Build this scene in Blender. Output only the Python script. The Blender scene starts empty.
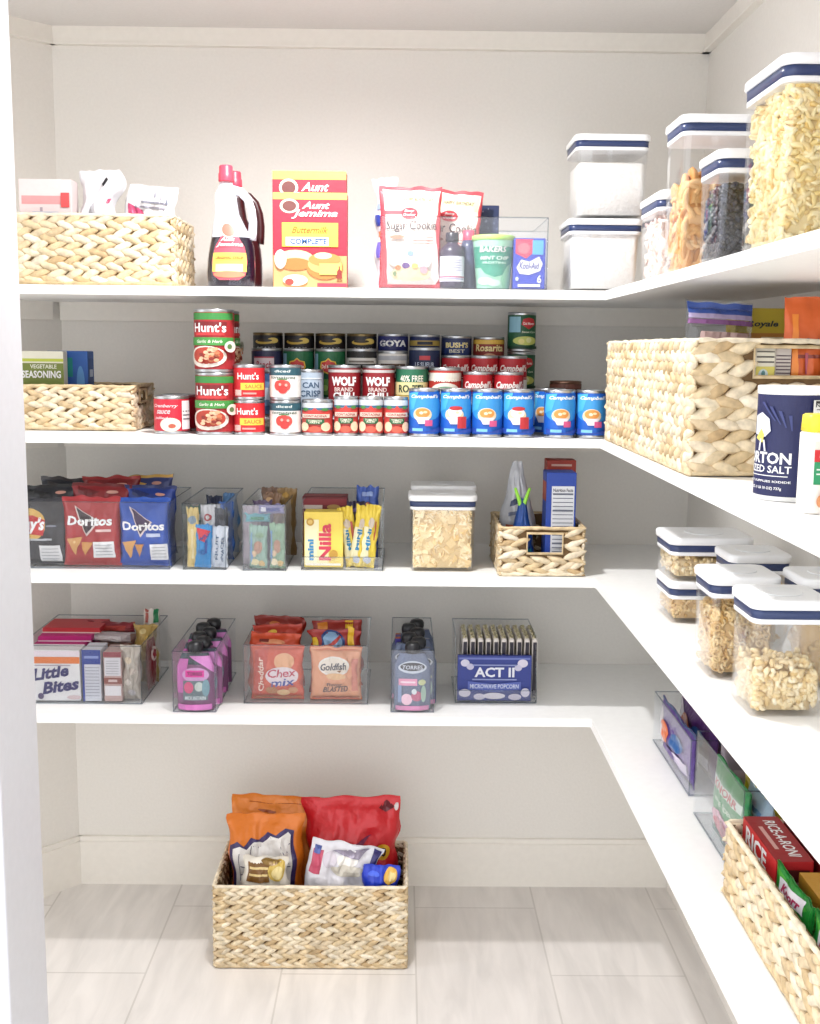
import bpy, bmesh, math, random
from mathutils import Vector, Matrix, noise
R0 = random.Random(7)
PI = math.pi
sc = bpy.context.scene
COL = sc.collection

# ------------------------------------------------------------------ camera
CF, CP, CY, CR = 1108.1, -.1454, -.00868, .01054
CAM = Vector((0, -2.7589, 1.3976))
FWD = Matrix.Rotation(CY, 3, 'Z') @ Matrix.Rotation(CP, 3, 'X')
def at(px, py, x=None, y=None, z=None):
    """a point of the photograph on the plane x=, y= or z="""
    c, s = math.cos(CR), math.sin(CR); a, b = px-410, py-512
    r = FWD @ Vector(((c*a+s*b)/CF, 1, -(-s*a+c*b)/CF))
    t = (y-CAM.y)/r.y if y is not None else (z-CAM.z)/r.z if z is not None else (x-CAM.x)/r.x
    return CAM + r*t
def X(px, y, py=400): return at(px, py, y=y).x
cam = bpy.data.cameras.new('camera'); co = bpy.data.objects.new('camera', cam); COL.objects.link(co)
cam.sensor_fit = 'HORIZONTAL'; cam.sensor_width = 36; cam.lens = CF*36/820; cam.clip_start = .01
co.matrix_world = Matrix.Translation(CAM) @ (FWD @ Matrix.Rotation(PI/2, 3, 'X') @ Matrix.Rotation(CR, 3, 'Z')).to_4x4()
sc.camera = co

# ------------------------------------------------------------------ materials
def lin(h):
    if not isinstance(h, str): return h
    h = h.lstrip('#'); o = []
    for i in (0, 2, 4):
        c = int(h[i:i+2], 16)/255; o.append(c/12.92 if c <= .04045 else ((c+.055)/1.055)**2.4)
    return tuple(o)
MC = {}
def mat(color, kind="paper"):
    if not isinstance(color, str): return color
    k = (color, kind)
    if k in MC: return MC[k]
    m = bpy.data.materials.new(kind+'_'+str(color).strip('#')); m.use_nodes = True; MC[k] = m
    nt = m.node_tree; N, L = nt.nodes, nt.links; b = N['Principled BSDF']
    rgb = lin(color); rgb = tuple(c*.86 for c in rgb) if kind in ('paper', 'foil') else rgb
    b.inputs['Base Color'].default_value = (*rgb, 1)
    rough, metal, bump, bs = dict(paper=(.5, 0, .05, 90), plastic=(.35, 0, 0, 0), foil=(.3, .12, .35, 38), metal=(.28, .9, 0, 0), wall=(.75, 0, .04, 150), shelf=(.45, 0, .02, 60), rough=(.8, 0, .25, 120), lid=(.3, 0, 0, 0))[kind]
    b.inputs['Roughness'].default_value = rough; b.inputs['Metallic'].default_value = metal
    tc = N.new('ShaderNodeTexCoord'); nz = N.new('ShaderNodeTexNoise'); nz.inputs['Scale'].default_value = bs or 40
    L.new(tc.outputs['Object'], nz.inputs['Vector'])
    hs = N.new('ShaderNodeMixRGB'); hs.blend_type = 'MULTIPLY'; hs.inputs[0].default_value = .08
    hs.inputs[1].default_value = (*rgb, 1); L.new(nz.outputs['Fac'], hs.inputs[2]); L.new(hs.outputs[0], b.inputs['Base Color'])
    if bump:
        bp = N.new('ShaderNodeBump'); bp.inputs['Strength'].default_value = bump; bp.inputs['Distance'].default_value = .01
        L.new(nz.outputs['Fac'], bp.inputs['Height']); L.new(bp.outputs[0], b.inputs['Normal'])
    return m
def island_mat(name, cols, rough=.6, bump=0, stripes=0):
    if name in MC: return MC[name]
    m = bpy.data.materials.new(name); m.use_nodes = True; MC[name] = m
    N, L = m.node_tree.nodes, m.node_tree.links; b = N['Principled BSDF']; b.inputs['Roughness'].default_value = rough
    g = N.new('ShaderNodeNewGeometry'); r = N.new('ShaderNodeValToRGB'); r.color_ramp.interpolation = 'LINEAR'
    e = r.color_ramp.elements
    for i, c in enumerate(cols):
        p = i/(len(cols)-1)
        x = e[i] if i < 2 else e.new(p)
        if i < 2: x.position = p if i == 0 else (p if len(cols) > 2 else 1)
        x.color = (*lin(c), 1)
    L.new(g.outputs['Random Per Island'], r.inputs[0]); out = r.outputs[0]
    if stripes:
        tc = N.new('ShaderNodeTexCoord'); nz = N.new('ShaderNodeTexNoise'); nz.inputs['Scale'].default_value = stripes; nz.inputs['Detail'].default_value = 4
        L.new(tc.outputs['Object'], nz.inputs['Vector'])
        mr = N.new('ShaderNodeMapRange'); mr.inputs[1].default_value = .3; mr.inputs[2].default_value = .7; mr.inputs[3].default_value = .62; mr.inputs[4].default_value = 1
        L.new(nz.outputs['Fac'], mr.inputs[0])
        mx = N.new('ShaderNodeMixRGB'); mx.blend_type = 'MULTIPLY'; mx.inputs[0].default_value = 1
        L.new(out, mx.inputs[1]); L.new(mr.outputs[0], mx.inputs[2]); out = mx.outputs[0]
        bp = N.new('ShaderNodeBump'); bp.inputs['Strength'].default_value = .3; bp.inputs['Distance'].default_value = .004
        L.new(nz.outputs['Fac'], bp.inputs['Height']); L.new(bp.outputs[0], b.inputs['Normal'])
    L.new(out, b.inputs['Base Color'])
    return m
def clear_mat(name, tint, g=1.0, ior=1.45):
    if name in MC: return MC[name]
    m = bpy.data.materials.new(name); m.use_nodes = True; MC[name] = m
    N, L = m.node_tree.nodes, m.node_tree.links; N.clear()
    o = N.new('ShaderNodeOutputMaterial'); mx = N.new('ShaderNodeMixShader'); t = N.new('ShaderNodeBsdfTransparent'); gl = N.new('ShaderNodeBsdfGlossy')
    t.inputs[0].default_value = (*tint, 1); gl.inputs['Roughness'].default_value = .04; gl.inputs[0].default_value = (g, g, g, 1)
    f = N.new('ShaderNodeLayerWeight'); f.inputs[0].default_value = .5
    pw = N.new('ShaderNodeMath'); pw.operation = 'POWER'; pw.inputs[1].default_value = 4; ml = N.new('ShaderNodeMath'); ml.operation = 'MULTIPLY_ADD'; ml.inputs[1].default_value = .45 if ior < 1.5 else .6; ml.inputs[2].default_value = .04 if ior < 1.5 else .06
    L.new(f.outputs['Facing'], pw.inputs[0]); L.new(pw.outputs[0], ml.inputs[0]); L.new(ml.outputs[0], mx.inputs[0]); L.new(t.outputs[0], mx.inputs[1]); L.new(gl.outputs[0], mx.inputs[2]); L.new(mx.outputs[0], o.inputs[0])
    return m
ACRYL = clear_mat('clear_acrylic', (.965, .972, .98)); RIM = clear_mat('acrylic_edge', (.74, .77, .80), .9)
POPC = clear_mat('clear_container_plastic', (.99, .992, .995)); FILM = clear_mat('clear_film', (.86, .88, .92), 1, 1.6)
def milky(name, c, a):
    if name in MC: return MC[name]
    m = bpy.data.materials.new(name); m.use_nodes = True; MC[name] = m; b = m.node_tree.nodes['Principled BSDF']
    b.inputs['Base Color'].default_value = (*c, 1); b.inputs['Alpha'].default_value = a; b.inputs['Roughness'].default_value = .25
    return m
BOT = milky('bottle_plastic', (.80, .83, .90), .5)
WICKER = island_mat('water_hyacinth_braid', ['#c4a67a', '#e6d0a8', '#f2e4c8', '#d6bc90', '#f6ead2', '#ccb186'], .7, stripes=70)

# ------------------------------------------------------------------ mesh builder
class MB:
    def __init__(s): s.v = []; s.f = []; s.m = []; s.s = []; s.mats = []; s.layer = 0
    def mi(s, m):
        if isinstance(m, str): m = mat(m)
        if m not in s.mats: s.mats.append(m)
        return s.mats.index(m)
    def add(s, vs, fs, m, smooth=False, T=None):
        n = len(s.v); i = s.mi(m)
        s.v += [tuple(T @ Vector(v)) if T else tuple(v) for v in vs]
        for f in fs: s.f.append(tuple(n+k for k in f)); s.m.append(i); s.s.append(smooth)
        return s
    def box(s, cx, cy, z0, w, d, h, m, T=None, b=0):
        """box standing on z0; b = bevelled vertical and top edges"""
        x0, x1, y0, y1, z1 = cx-w/2, cx+w/2, cy-d/2, cy+d/2, z0+h
        if b <= 0:
            return s.add([(x0, y0, z0), (x1, y0, z0), (x1, y1, z0), (x0, y1, z0), (x0, y0, z1), (x1, y0, z1), (x1, y1, z1), (x0, y1, z1)],
                         [(0, 3, 2, 1), (4, 5, 6, 7), (0, 1, 5, 4), (1, 2, 6, 5), (2, 3, 7, 6), (3, 0, 4, 7)], m, False, T)
        return s.rbox(cx, cy, w, d, b, [(z0, -b), (z0+b, 0), (z1-b, 0), (z1, -b)], m, T=T, n=2)
    def rbox(s, cx, cy, w, d, r, prof, m, T=None, n=4, cap=(1, 1), smooth=None):
        """rounded-rectangle loft; prof = [(z, inset grow)]"""
        rings = []
        for z, g in prof:
            W, D = w/2+g, d/2+g; rr = max(.0005, r+g if g > -r else .0005); rr = min(rr, W, D); ring = []
            for qx, qy, a0 in ((1, 1, 0), (-1, 1, PI/2), (-1, -1, PI), (1, -1, 3*PI/2)):
                for k in range(n+1):
                    a = a0+PI/2*k/n; ring.append((cx+qx*(W-rr)+rr*math.cos(a), cy+qy*(D-rr)+rr*math.sin(a), z))
            rings.append(ring)
        return s.loft(rings, m, cap, n > 2 if smooth is None else smooth, T)
    def loft(s, rings, m, cap=(1, 1), smooth=False, T=None):
        k = len(rings[0]); vs = [p for r in rings for p in r]; fs = []
        for i in range(len(rings)-1):
            for j in range(k): fs.append((i*k+j, i*k+(j+1) % k, (i+1)*k+(j+1) % k, (i+1)*k+j))
        s.add(vs, fs, m, smooth, T)
        n = len(s.v)-len(vs); i = s.mi(m)
        if cap[0]: s.f.append(tuple(n+j for j in range(k))[::-1]); s.m.append(i); s.s.append(False)
        if cap[1]: s.f.append(tuple(n+(len(rings)-1)*k+j for j in range(k))); s.m.append(i); s.s.append(False)
        return s
    def lathe(s, prof, m, n=28, cx=0, cy=0, cap=(1, 1), T=None, smooth=True, sx=1, sy=1):
        return s.loft([[(cx+sx*r*math.cos(2*PI*j/n), cy+sy*r*math.sin(2*PI*j/n), z) for j in range(n)] for r, z in prof], m, cap, smooth, T)
    def tube(s, pts, r, m, n=6, closed=False):
        pts = [Vector(p) for p in pts]; rings = []
        for i, p in enumerate(pts):
            a = pts[i-1] if (i or closed) else p; b = pts[(i+1) % len(pts)] if (i < len(pts)-1 or closed) else p
            t = (b-a).normalized()
            u = t.cross(Vector((0, 0, 1)) if abs(t.z) < .9 else Vector((1, 0, 0))).normalized() if not i else (u-t*u.dot(t)).normalized()
            w = t.cross(u)
            rr = r[i] if isinstance(r, (list, tuple)) else r
            rings.append([tuple(p+rr*(u*math.cos(2*PI*j/n)+w*math.sin(2*PI*j/n))) for j in range(n)])
        if closed: rings.append(rings[0])
        return s.loft(rings, m, (0, 0) if closed else (1, 1), True)
    def grid(s, fn, nu, nv, m, smooth=True, flip=False):
        vs = [fn(i/nu, j/nv) for j in range(nv+1) for i in range(nu+1)]; fs = []
        for j in range(nv):
            for i in range(nu):
                a = j*(nu+1)+i; q = (a, a+1, a+nu+2, a+nu+1); fs.append(q[::-1] if flip else q)
        return s.add(vs, fs, m, smooth)
    def art(s, items, mp, ml=None, gap=.00035, kind='paper'):
        """printed shapes in 0..1 coordinates laid on a surface mp(x, y, offset)"""
        for n_, it in enumerate(items):
            k = it[0]; o = gap*(n_+1)
            if k == 'r': _, cx, cy, w, h, c = it[:6]; P = [(cx-w/2, cy-h/2), (cx+w/2, cy-h/2), (cx+w/2, cy+h/2), (cx-w/2, cy+h/2)]; vs, fs = tess(P, ml)
            elif k == 'e':
                _, cx, cy, w, h, c = it[:6]; P = [(cx+w/2*math.cos(2*PI*j/20), cy+h/2*math.sin(2*PI*j/20)) for j in range(20)]; vs, fs = tess(P, ml)
            elif k == 'p': _, P, c = it[:3]; vs, fs = tess(P, ml)
            elif k == 't':
                _, body, cx, cy, w, h, c = it[:7]; sh = it[7] if len(it) > 7 else 0; rot = it[8] if len(it) > 8 else 0; bold = it[9] if len(it) > 9 else .02
                tv, fs = text_mesh(body, sh, bold, ml is not None)
                vs = []
                for x, y in tv:
                    a, b = x*w, y*h
                    if rot: a, b = (-y*h, x*w) if rot == 90 else (a, b+a*math.tan(rot)*1.0)
                    vs.append((cx+a, cy+b))
            s.add([mp(x, y, o) for x, y in vs], fs, mat(c, kind) if isinstance(c, str) else c, False)
        return s
    def build(s, name, parent=None, loc=None, rz=0):
        me = bpy.data.meshes.new(name); me.from_pydata(s.v, [], s.f)
        for m in s.mats: me.materials.append(m)
        me.polygons.foreach_set('material_index', s.m); me.polygons.foreach_set('use_smooth', s.s); me.update()
        o = bpy.data.objects.new(name, me); COL.objects.link(o); o.parent = parent
        if loc is not None: o.location = loc
        o.rotation_euler.z = rz
        return o
TC = {}
def tess(P, ml):
    if ml is None: return P, [tuple(range(len(P)))]
    key = (tuple(P), ml)
    if key in TC: return TC[key]
    bm = bmesh.new(); bm.faces.new([bm.verts.new((x, y, 0)) for x, y in P]); bmesh.ops.triangulate(bm, faces=bm.faces[:])
    for _ in range(6):
        L = [e for e in bm.edges if (e.verts[0].co-e.verts[1].co).length > ml]
        if not L: break
        bmesh.ops.subdivide_edges(bm, edges=L, cuts=1); bmesh.ops.triangulate(bm, faces=bm.faces[:])
    bm.verts.index_update(); r = [(v.co.x, v.co.y) for v in bm.verts], [tuple(v.index for v in f.verts) for f in bm.faces]; bm.free(); TC[key] = r; return r
TX = {}
def text_mesh(body, shear, bold, fine):
    k = (body, shear, bold, fine)
    if k in TX: return TX[k]
    cu = bpy.data.curves.new('t', 'FONT'); cu.body = body; cu.shear = shear; cu.offset = bold; cu.resolution_u = 2; cu.align_x = 'CENTER'; cu.space_line = .8
    o = bpy.data.objects.new('t', cu); COL.objects.link(o); bpy.context.view_layer.update()
    me = bpy.data.meshes.new_from_object(o.evaluated_get(bpy.context.evaluated_depsgraph_get()))
    bm = bmesh.new(); bm.from_mesh(me)
    xs = [v.co.x for v in bm.verts]; ys = [v.co.y for v in bm.verts]; x0, x1, y0, y1 = min(xs), max(xs), min(ys), max(ys)
    for v in bm.verts: v.co = Vector(((v.co.x-(x0+x1)/2)/(x1-x0), (v.co.y-(y0+y1)/2)/(y1-y0), 0))
    if fine:
        bmesh.ops.triangulate(bm, faces=bm.faces[:])
        for _ in range(2):
            L = [e for e in bm.edges if (e.verts[0].co-e.verts[1].co).length > .22]
            if L: bmesh.ops.subdivide_edges(bm, edges=L, cuts=1); bmesh.ops.triangulate(bm, faces=bm.faces[:])
    bm.verts.index_update(); r = [(v.co.x, v.co.y) for v in bm.verts], [tuple(v.index for v in f.verts) for f in bm.faces]
    bm.free(); bpy.data.meshes.remove(me); bpy.data.objects.remove(o); bpy.data.curves.remove(cu); TX[k] = r; return r

# ------------------------------------------------------------------ scene objects
def tag(o, label, cat, group=None, kind=None):
    o['label'] = label; o['category'] = cat
    if group: o['group'] = group
    if kind: o['kind'] = kind
    return o
def thing(name, label, cat, loc=(0, 0, 0), rz=0, group=None, rx=0, ry=0):
    o = bpy.data.objects.new(name, None); COL.objects.link(o); o.empty_display_size = .02
    o.location = loc; o.rotation_euler = (rx, ry, rz); return tag(o, label, cat, group)
def struct(name, mb):
    o = mb.build(name); o['kind'] = 'structure'; return o
def dup(root, loc, label, rz=None, group=None, rx=None):
    r = root.copy(); COL.objects.link(r); r.location = loc; r['label'] = label
    if rz is not None: r.rotation_euler.z = rz
    if rx is not None: r.rotation_euler.x = rx
    if group: r['group'] = group
    for ch in root.children:
        c = ch.copy(); COL.objects.link(c); c.parent = r
        for g in ch.children: d = g.copy(); COL.objects.link(d); d.parent = c
    return r
Z1, Z2, Z3, Z4 = 1.5225, 1.2149, .9146, .6032
T, SY, SX, WR, XL = .0187, -.430, .4198, .7235, -.8345
E_ = .0006

# ================================================================== ROOM
wallc = mat('#e9e6e0', 'wall'); trimc = mat('#f0ece4', 'shelf'); casing = mat('#c9cacf', 'shelf'); white = mat('#f6f6f4', 'shelf')
def floor_mat():
    m = bpy.data.materials.new('floor_tile'); m.use_nodes = True; N, L = m.node_tree.nodes, m.node_tree.links; b = N['Principled BSDF']
    tc = N.new('ShaderNodeTexCoord'); mp = N.new('ShaderNodeMapping'); mp.inputs['Rotation'].default_value = (0, 0, PI/2); mp.inputs['Location'].default_value = (-.127, -.350, 0)
    L.new(tc.outputs['Object'], mp.inputs[0])
    br = N.new('ShaderNodeTexBrick'); br.inputs['Scale'].default_value = 1; br.inputs['Brick Width'].default_value = .61; br.inputs['Row Height'].default_value = .305
    br.inputs['Mortar Size'].default_value = .0022; br.offset = .5
    br.inputs['Color1'].default_value = (*lin('#dfdad6'), 1); br.inputs['Color2'].default_value = (*lin('#e5e1dd'), 1); br.inputs['Mortar'].default_value = (*lin('#cdc8c3'), 1)
    L.new(mp.outputs[0], br.inputs['Vector'])
    m2 = N.new('ShaderNodeMapping'); m2.inputs['Scale'].default_value = (9, 1.6, 1); m2.inputs['Rotation'].default_value = (0, 0, .25); L.new(tc.outputs['Object'], m2.inputs[0])
    nz = N.new('ShaderNodeTexNoise'); nz.inputs['Scale'].default_value = 2.5; nz.inputs['Detail'].default_value = 6; nz.inputs['Distortion'].default_value = .6; L.new(m2.outputs[0], nz.inputs[0])
    mr = N.new('ShaderNodeMapRange'); mr.inputs[1].default_value = .3; mr.inputs[2].default_value = .7; mr.inputs[3].default_value = .86; mr.inputs[4].default_value = 1.04; L.new(nz.outputs['Fac'], mr.inputs[0])
    mx = N.new('ShaderNodeMixRGB'); mx.blend_type = 'MULTIPLY'; mx.inputs[0].default_value = 1; L.new(br.outputs[0], mx.inputs[1]); L.new(mr.outputs[0], mx.inputs[2])
    L.new(mx.outputs[0], b.inputs['Base Color']); b.inputs['Roughness'].default_value = .45
    return m
struct('floor', MB().box(-.2, -1.75, -.05, 2.6, 3.9, .05, floor_mat()))
HC = 2.142
struct('ceiling', MB().box(-.25, -.95, HC, 2.1, 2.1, .05, mat('#e6e3e0', 'wall')))
struct('wall_back', MB().box((XL+WR)/2, .03, 0, WR-XL+.2, .06, HC, wallc))
struct('wall_right', MB().box(WR+.03, -.97, 0, .06, 2.06, HC, wallc))
# the wall left of the corner runs forward and outward at an angle
dl = Vector((-1, -1, 0)).normalized(); nl = Vector((-1, 1, 0)).normalized(); A = Vector((XL, 0, 0)); B = A+dl*.85
def prism(mb, P, z0, z1, m):
    return mb.loft([[(x, y, z0) for x, y in P], [(x, y, z1) for x, y in P]], m)
def ang(mb, P0, P1, th, z0, z1, m): # strip standing on the inner face of the angled wall
    o = -nl*th
    return prism(mb, [(P0.x, P0.y), (P1.x, P1.y), (P1.x+o.x, P1.y+o.y), (P0.x+o.x, P0.y+o.y)][::-1], z0, z1, m)
mb = MB(); ang(mb, A, B, -.06, 0, HC, wallc); struct('wall_left', mb)
struct('wall_front', MB().box(-1.035, -1.26, 0, .97, .11, HC, wallc))
# door casing seen at the left edge of the picture
mb = MB(); mb.box(-.60, -1.335, 0, .14, .022, 2.14, casing, b=.003); mb.box(-.5445, -1.26, 0, .02, .165, 2.14, casing, b=.003); mb.box(-.655, -1.349, 0, .03, .012, 2.14, casing, b=.003)
struct('trim_1', mb)
# crown strips
mb = MB(); mb.box((XL+WR)/2, -.007, 2.103, WR-XL, .014, HC-2.103, trimc); mb.box((XL+WR)/2, -.0095, 2.1, WR-XL, .019, .006, trimc)
mb.box(WR-.007, -.97, 2.103, .014, 1.94, HC-2.103, trimc); mb.box(WR-.0095, -.97, 2.1, .019, 1.94, .006, trimc)
ang(mb, A, B, .014, 2.103, HC, trimc); ang(mb, A, B, .019, 2.1, 2.106, trimc); struct('trim_2', mb)
mb = MB(); mb.box((XL+WR)/2, -.007, 0, WR-XL, .014, .118, trimc); mb.box((XL+WR)/2, -.005, .118, WR-XL, .010, .012, trimc); struct('baseboard_back', mb)
mb = MB(); mb.box(WR-.007, -.98, 0, .014, 1.92, .118, trimc); mb.box(WR-.005, -.98, .118, .010, 1.92, .012, trimc); struct('baseboard_right', mb)
mb = MB(); ang(mb, A, B, .014, 0, .118, trimc); ang(mb, A, B, .010, .118, .13, trimc); struct('baseboard_left', mb)
# shelves: one continuous L-shaped board each, on painted cleats
YE = -1.98
names = ['topmost white L-shaped shelf holding syrup and white-lidded containers', 'second white L-shaped shelf from the top, holding the canned food',
         'third white L-shaped shelf from the top, holding the chip bins and crackers', 'lowest white L-shaped shelf, above the basket on the floor']
for z, lb in zip((Z1, Z2, Z3, Z4), names):
    t = thing('wall_shelf', lb, 'shelf', (0, 0, z-T), 0, 'L-shaped pantry shelves')
    e = A+dl*(-SY*math.sqrt(2)-.002)
    P = [(XL, -.001), (e.x, SY), (SX, SY), (SX, YE), (WR-.001, YE), (WR-.001, -.001)]
    mb = MB(); prism(mb, P, 0, T, white); mb.build('shelf_board', t)
    mb = MB(); mb.box((XL+WR)/2, -.0085, -.044, WR-XL-.002, .015, .044, trimc); mb.build('cleat', t)
    mb = MB(); mb.box(WR-.0085, -1, -.044, .015, 1.96, .044, trimc); mb.build('cleat', t)
    mb = MB(); ang(mb, A+dl*.03-nl*.001, A+dl*.6-nl*.001, .015, -.044, 0, trimc); mb.build('cleat', t)

# ================================================================== GENERATORS
def basket(name, label, loc, W, D, H, rz=0, row=.031, pitch=.03, hole=None, seed=1, thick=.012, group=None):
    """hole = {side: (u0,u1,z0,z1)} with side in 'f','b','l','r'"""
    rn = random.Random(seed); t = thing(name, label, 'basket', loc, rz, group); hole = hole or {}
    core = mat('#6e5433', 'rough'); mb = MB(); st = MB()
    cd = thick*.45
    sides = dict(f=((-W/2, -D/2), (1, 0), W), r=((W/2, -D/2), (0, 1), D), b=((W/2, D/2), (-1, 0), W), l=((-W/2, D/2), (0, -1), D))
    for s, ((ox, oy), (ux, uy), Ln) in sides.items():
        nx, ny = uy, -ux; h = hole.get(s)
        def blk(u0, u1, z0, z1):
            if u1-u0 < .001 or z1-z0 < .001: return
            c = (u0+u1)/2; mb.box(ox+ux*c-nx*cd, oy+uy*c-ny*cd, z0, abs(ux)*(u1-u0)+abs(nx)*.004, abs(uy)*(u1-u0)+abs(ny)*.004, z1-z0, core)
        if h: blk(.004, h[0], .003, H-.004); blk(h[1], Ln-.004, .003, H-.004); blk(h[0], h[1], .003, h[2]); blk(h[0], h[1], h[3], H-.004)
        else: blk(.004, Ln-.004, .003, H-.004)
        nr = max(2, round((H-.006)/row)); rh = (H-.006)/nr; npp = max(3, round(Ln/pitch)); pp = Ln/npp
        for j in range(nr):
            flip = 1
            for i in range(-1, npp):
                for q in (0, 1):
                    if i < 0 and not q: continue
                    u = (i+.5+(.5 if q else 0)+rn.uniform(-.08, .08))*pp; z = .003+rh*(j+(.73 if q else .27))
                    if u > Ln+.12*pp or u < -.1*pp: continue
                    if h and h[0]-.35*pp < u < h[1]+.35*pp and h[2]-.2*rh < z < h[3]+.2*rh: continue
                    a = (.36 if q else -.36)*flip+rn.uniform(-.1, .1); Lh = pp*rn.uniform(.66, .8); th = rh*rn.uniform(.31, .37); dp = thick*rn.uniform(.45, .62)
                    ca, sa = math.cos(a), math.sin(a); u = min(max(u, Lh*.75), Ln-Lh*.72); rings = []
                    for sx in (-1, -.75, -.35, .1, .55, .85, 1):
                        r = (1-abs(sx)**1.9)**.72+.04; bend = .10*th*math.sin(sx*3)
                        ring = []
                        for k in range(6):
                            an = 2*PI*k/6; du, dz = sx*Lh, r*th*math.cos(an)+bend; dn = r*dp*math.sin(an)
                            uu, zz = u+du*ca-dz*sa, z+du*sa+dz*ca; zz = min(max(zz, .001), H-.002)
                            ring.append((ox+ux*uu+nx*(dn-.002), oy+uy*uu+ny*(dn-.002), zz))
                        rings.append(ring)
                    st.loft(rings, WICKER, (1, 1), True)
    mb.box(0, 0, .001, W-.01, D-.01, .004, core)
    st.build('woven_braid', t); mb.build('inner_frame', t)
    rm = MB(); c = .006
    def rope(z, r, seg=.012):
        pts = []
        cs = [(-W/2+c, -D/2), (W/2-c, -D/2), (W/2, -D/2+c), (W/2, D/2-c), (W/2-c, D/2), (-W/2+c, D/2), (-W/2, D/2-c), (-W/2, -D/2+c)]
        for i in range(8):
            a, b = Vector(cs[i]), Vector(cs[(i+1) % 8]); n = max(1, int((b-a).length/seg))
            for k in range(n): p = a.lerp(b, k/n); pts.append((p.x, p.y, z+rn.uniform(-.0008, .0008)))
        rm.tube(pts, [r*rn.uniform(.85, 1.15) for _ in pts], WICKER, 6, True)
    rope(H-.003, .0042); rope(.005, .0045); rm.build('rim', t)
    for s, h in hole.items():
        (ox, oy), (ux, uy), Ln = sides[s]; nx, ny = uy, -ux
        q = [(h[0], h[3]), (h[0], h[2]), (h[1], h[2]), (h[1], h[3])]
        MB().tube([(ox+ux*u+nx*.001, oy+uy*u+ny*.001, z) for u, z in q], .0032, WICKER, 6, True).build('handle_edge', t)
    return t

def bin_(label, x0, x1, y, z, d=.28, h=.145, fh=None, rz=0, cx=None, group='clear acrylic bins'):
    """open clear bin; x0,x1 = left and right of the front face; fh = height of the front wall"""
    w = x1-x0; t = thing('clear_bin', label, 'storage bin', ((x0+x1)/2, y+d/2, z), rz, group); th = .0025; fh = fh or h
    mb = MB(); mb.box(0, 0, 0, w, d, th, ACRYL)
    for sx in (-1, 1):
        xo, xi = sx*w/2, sx*(w/2-th); P = [(-d/2, th), (d/2, th), (d/2, h), (-d/2+(.035 if fh < h else 0), h), (-d/2, fh)]
        mb.loft([[(min(xo, xi), yy, zz) for yy, zz in P], [(max(xo, xi), yy, zz) for yy, zz in P]], ACRYL)
    mb.box(0, -d/2+th/2, th, w-2*th, th, fh-th, ACRYL); mb.box(0, d/2-th/2, th, w-2*th, th, h-th, ACRYL); mb.build('bin_body', t)
    k = w/2-th/2; e = d/2-th/2; r = .0015
    rim = MB()
    if fh < h: pts = [(-k, -e, fh), (-k, -e+.035, h), (-k, e, h), (k, e, h), (k, -e+.035, h), (k, -e, fh)]
    else: pts = [(-k, -e, h), (-k, e, h), (k, e, h), (k, -e, h)]
    rim.tube(pts, r, RIM, 6, True); rim.build('rim', t)
    rb = MB(); rb.tube([(-k, -e, .002), (-k, e, .002), (k, e, .002), (k, -e, .002)], .0016, RIM, 6, True)
    for sx in (-1, 1): rb.tube([(sx*k, -e, .003), (sx*k, -e, fh)], .0012, RIM, 6)
    rb.build('bottom_edge', t)
    return t

def pop(label, x, y, z, w, d, h, group='airtight containers with white lids', name='airtight_container'):
    """x,y = left front corner; clear container with navy seal and white lid"""
    t = thing(name, label, 'food container', (x+w/2, y+d/2, z), 0, group); r = .018; g = -.004
    mb = MB(); hb = h-.027
    mb.rbox(0, 0, w, d, r, [(0, g-.006), (.004, g-.002), (hb, g)], POPC, cap=(1, 0), n=5)
    mb.rbox(0, 0, w-.004, d-.004, r-.002, [(.004, g-.003), (hb, g)], POPC, cap=(1, 0), n=5); mb.build('clear_body', t)
    MB().rbox(0, 0, w, d, r, [(h-.033, g+.0008), (h-.029, g+.0012), (h-.026, g+.001)], mat('#f0f0f2', 'lid'), n=5, cap=(1, 1)).build('collar', t)
    MB().rbox(0, 0, w, d, r, [(h-.0265, -.003), (h-.0135, -.0025)], mat('#2f3d66', 'lid'), n=5).build('seal', t)
    lm = MB(); lm.rbox(0, 0, w, d, r, [(h-.0136, -.001), (h-.012, .0005), (h-.003, .0005), (h-.0006, -.0015), (h, -.005)], mat('#f4f5f6', 'lid'), n=6); l = lm.build('lid', t)
    bt = MB(); rr = min(w, d)*.27
    bt.lathe([(rr, h+.0002), (rr, h+.001), (rr-.001, h+.0014)], mat('#eef0f2', 'lid'), 32); bt.build('push_button', l)
    return t
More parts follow.
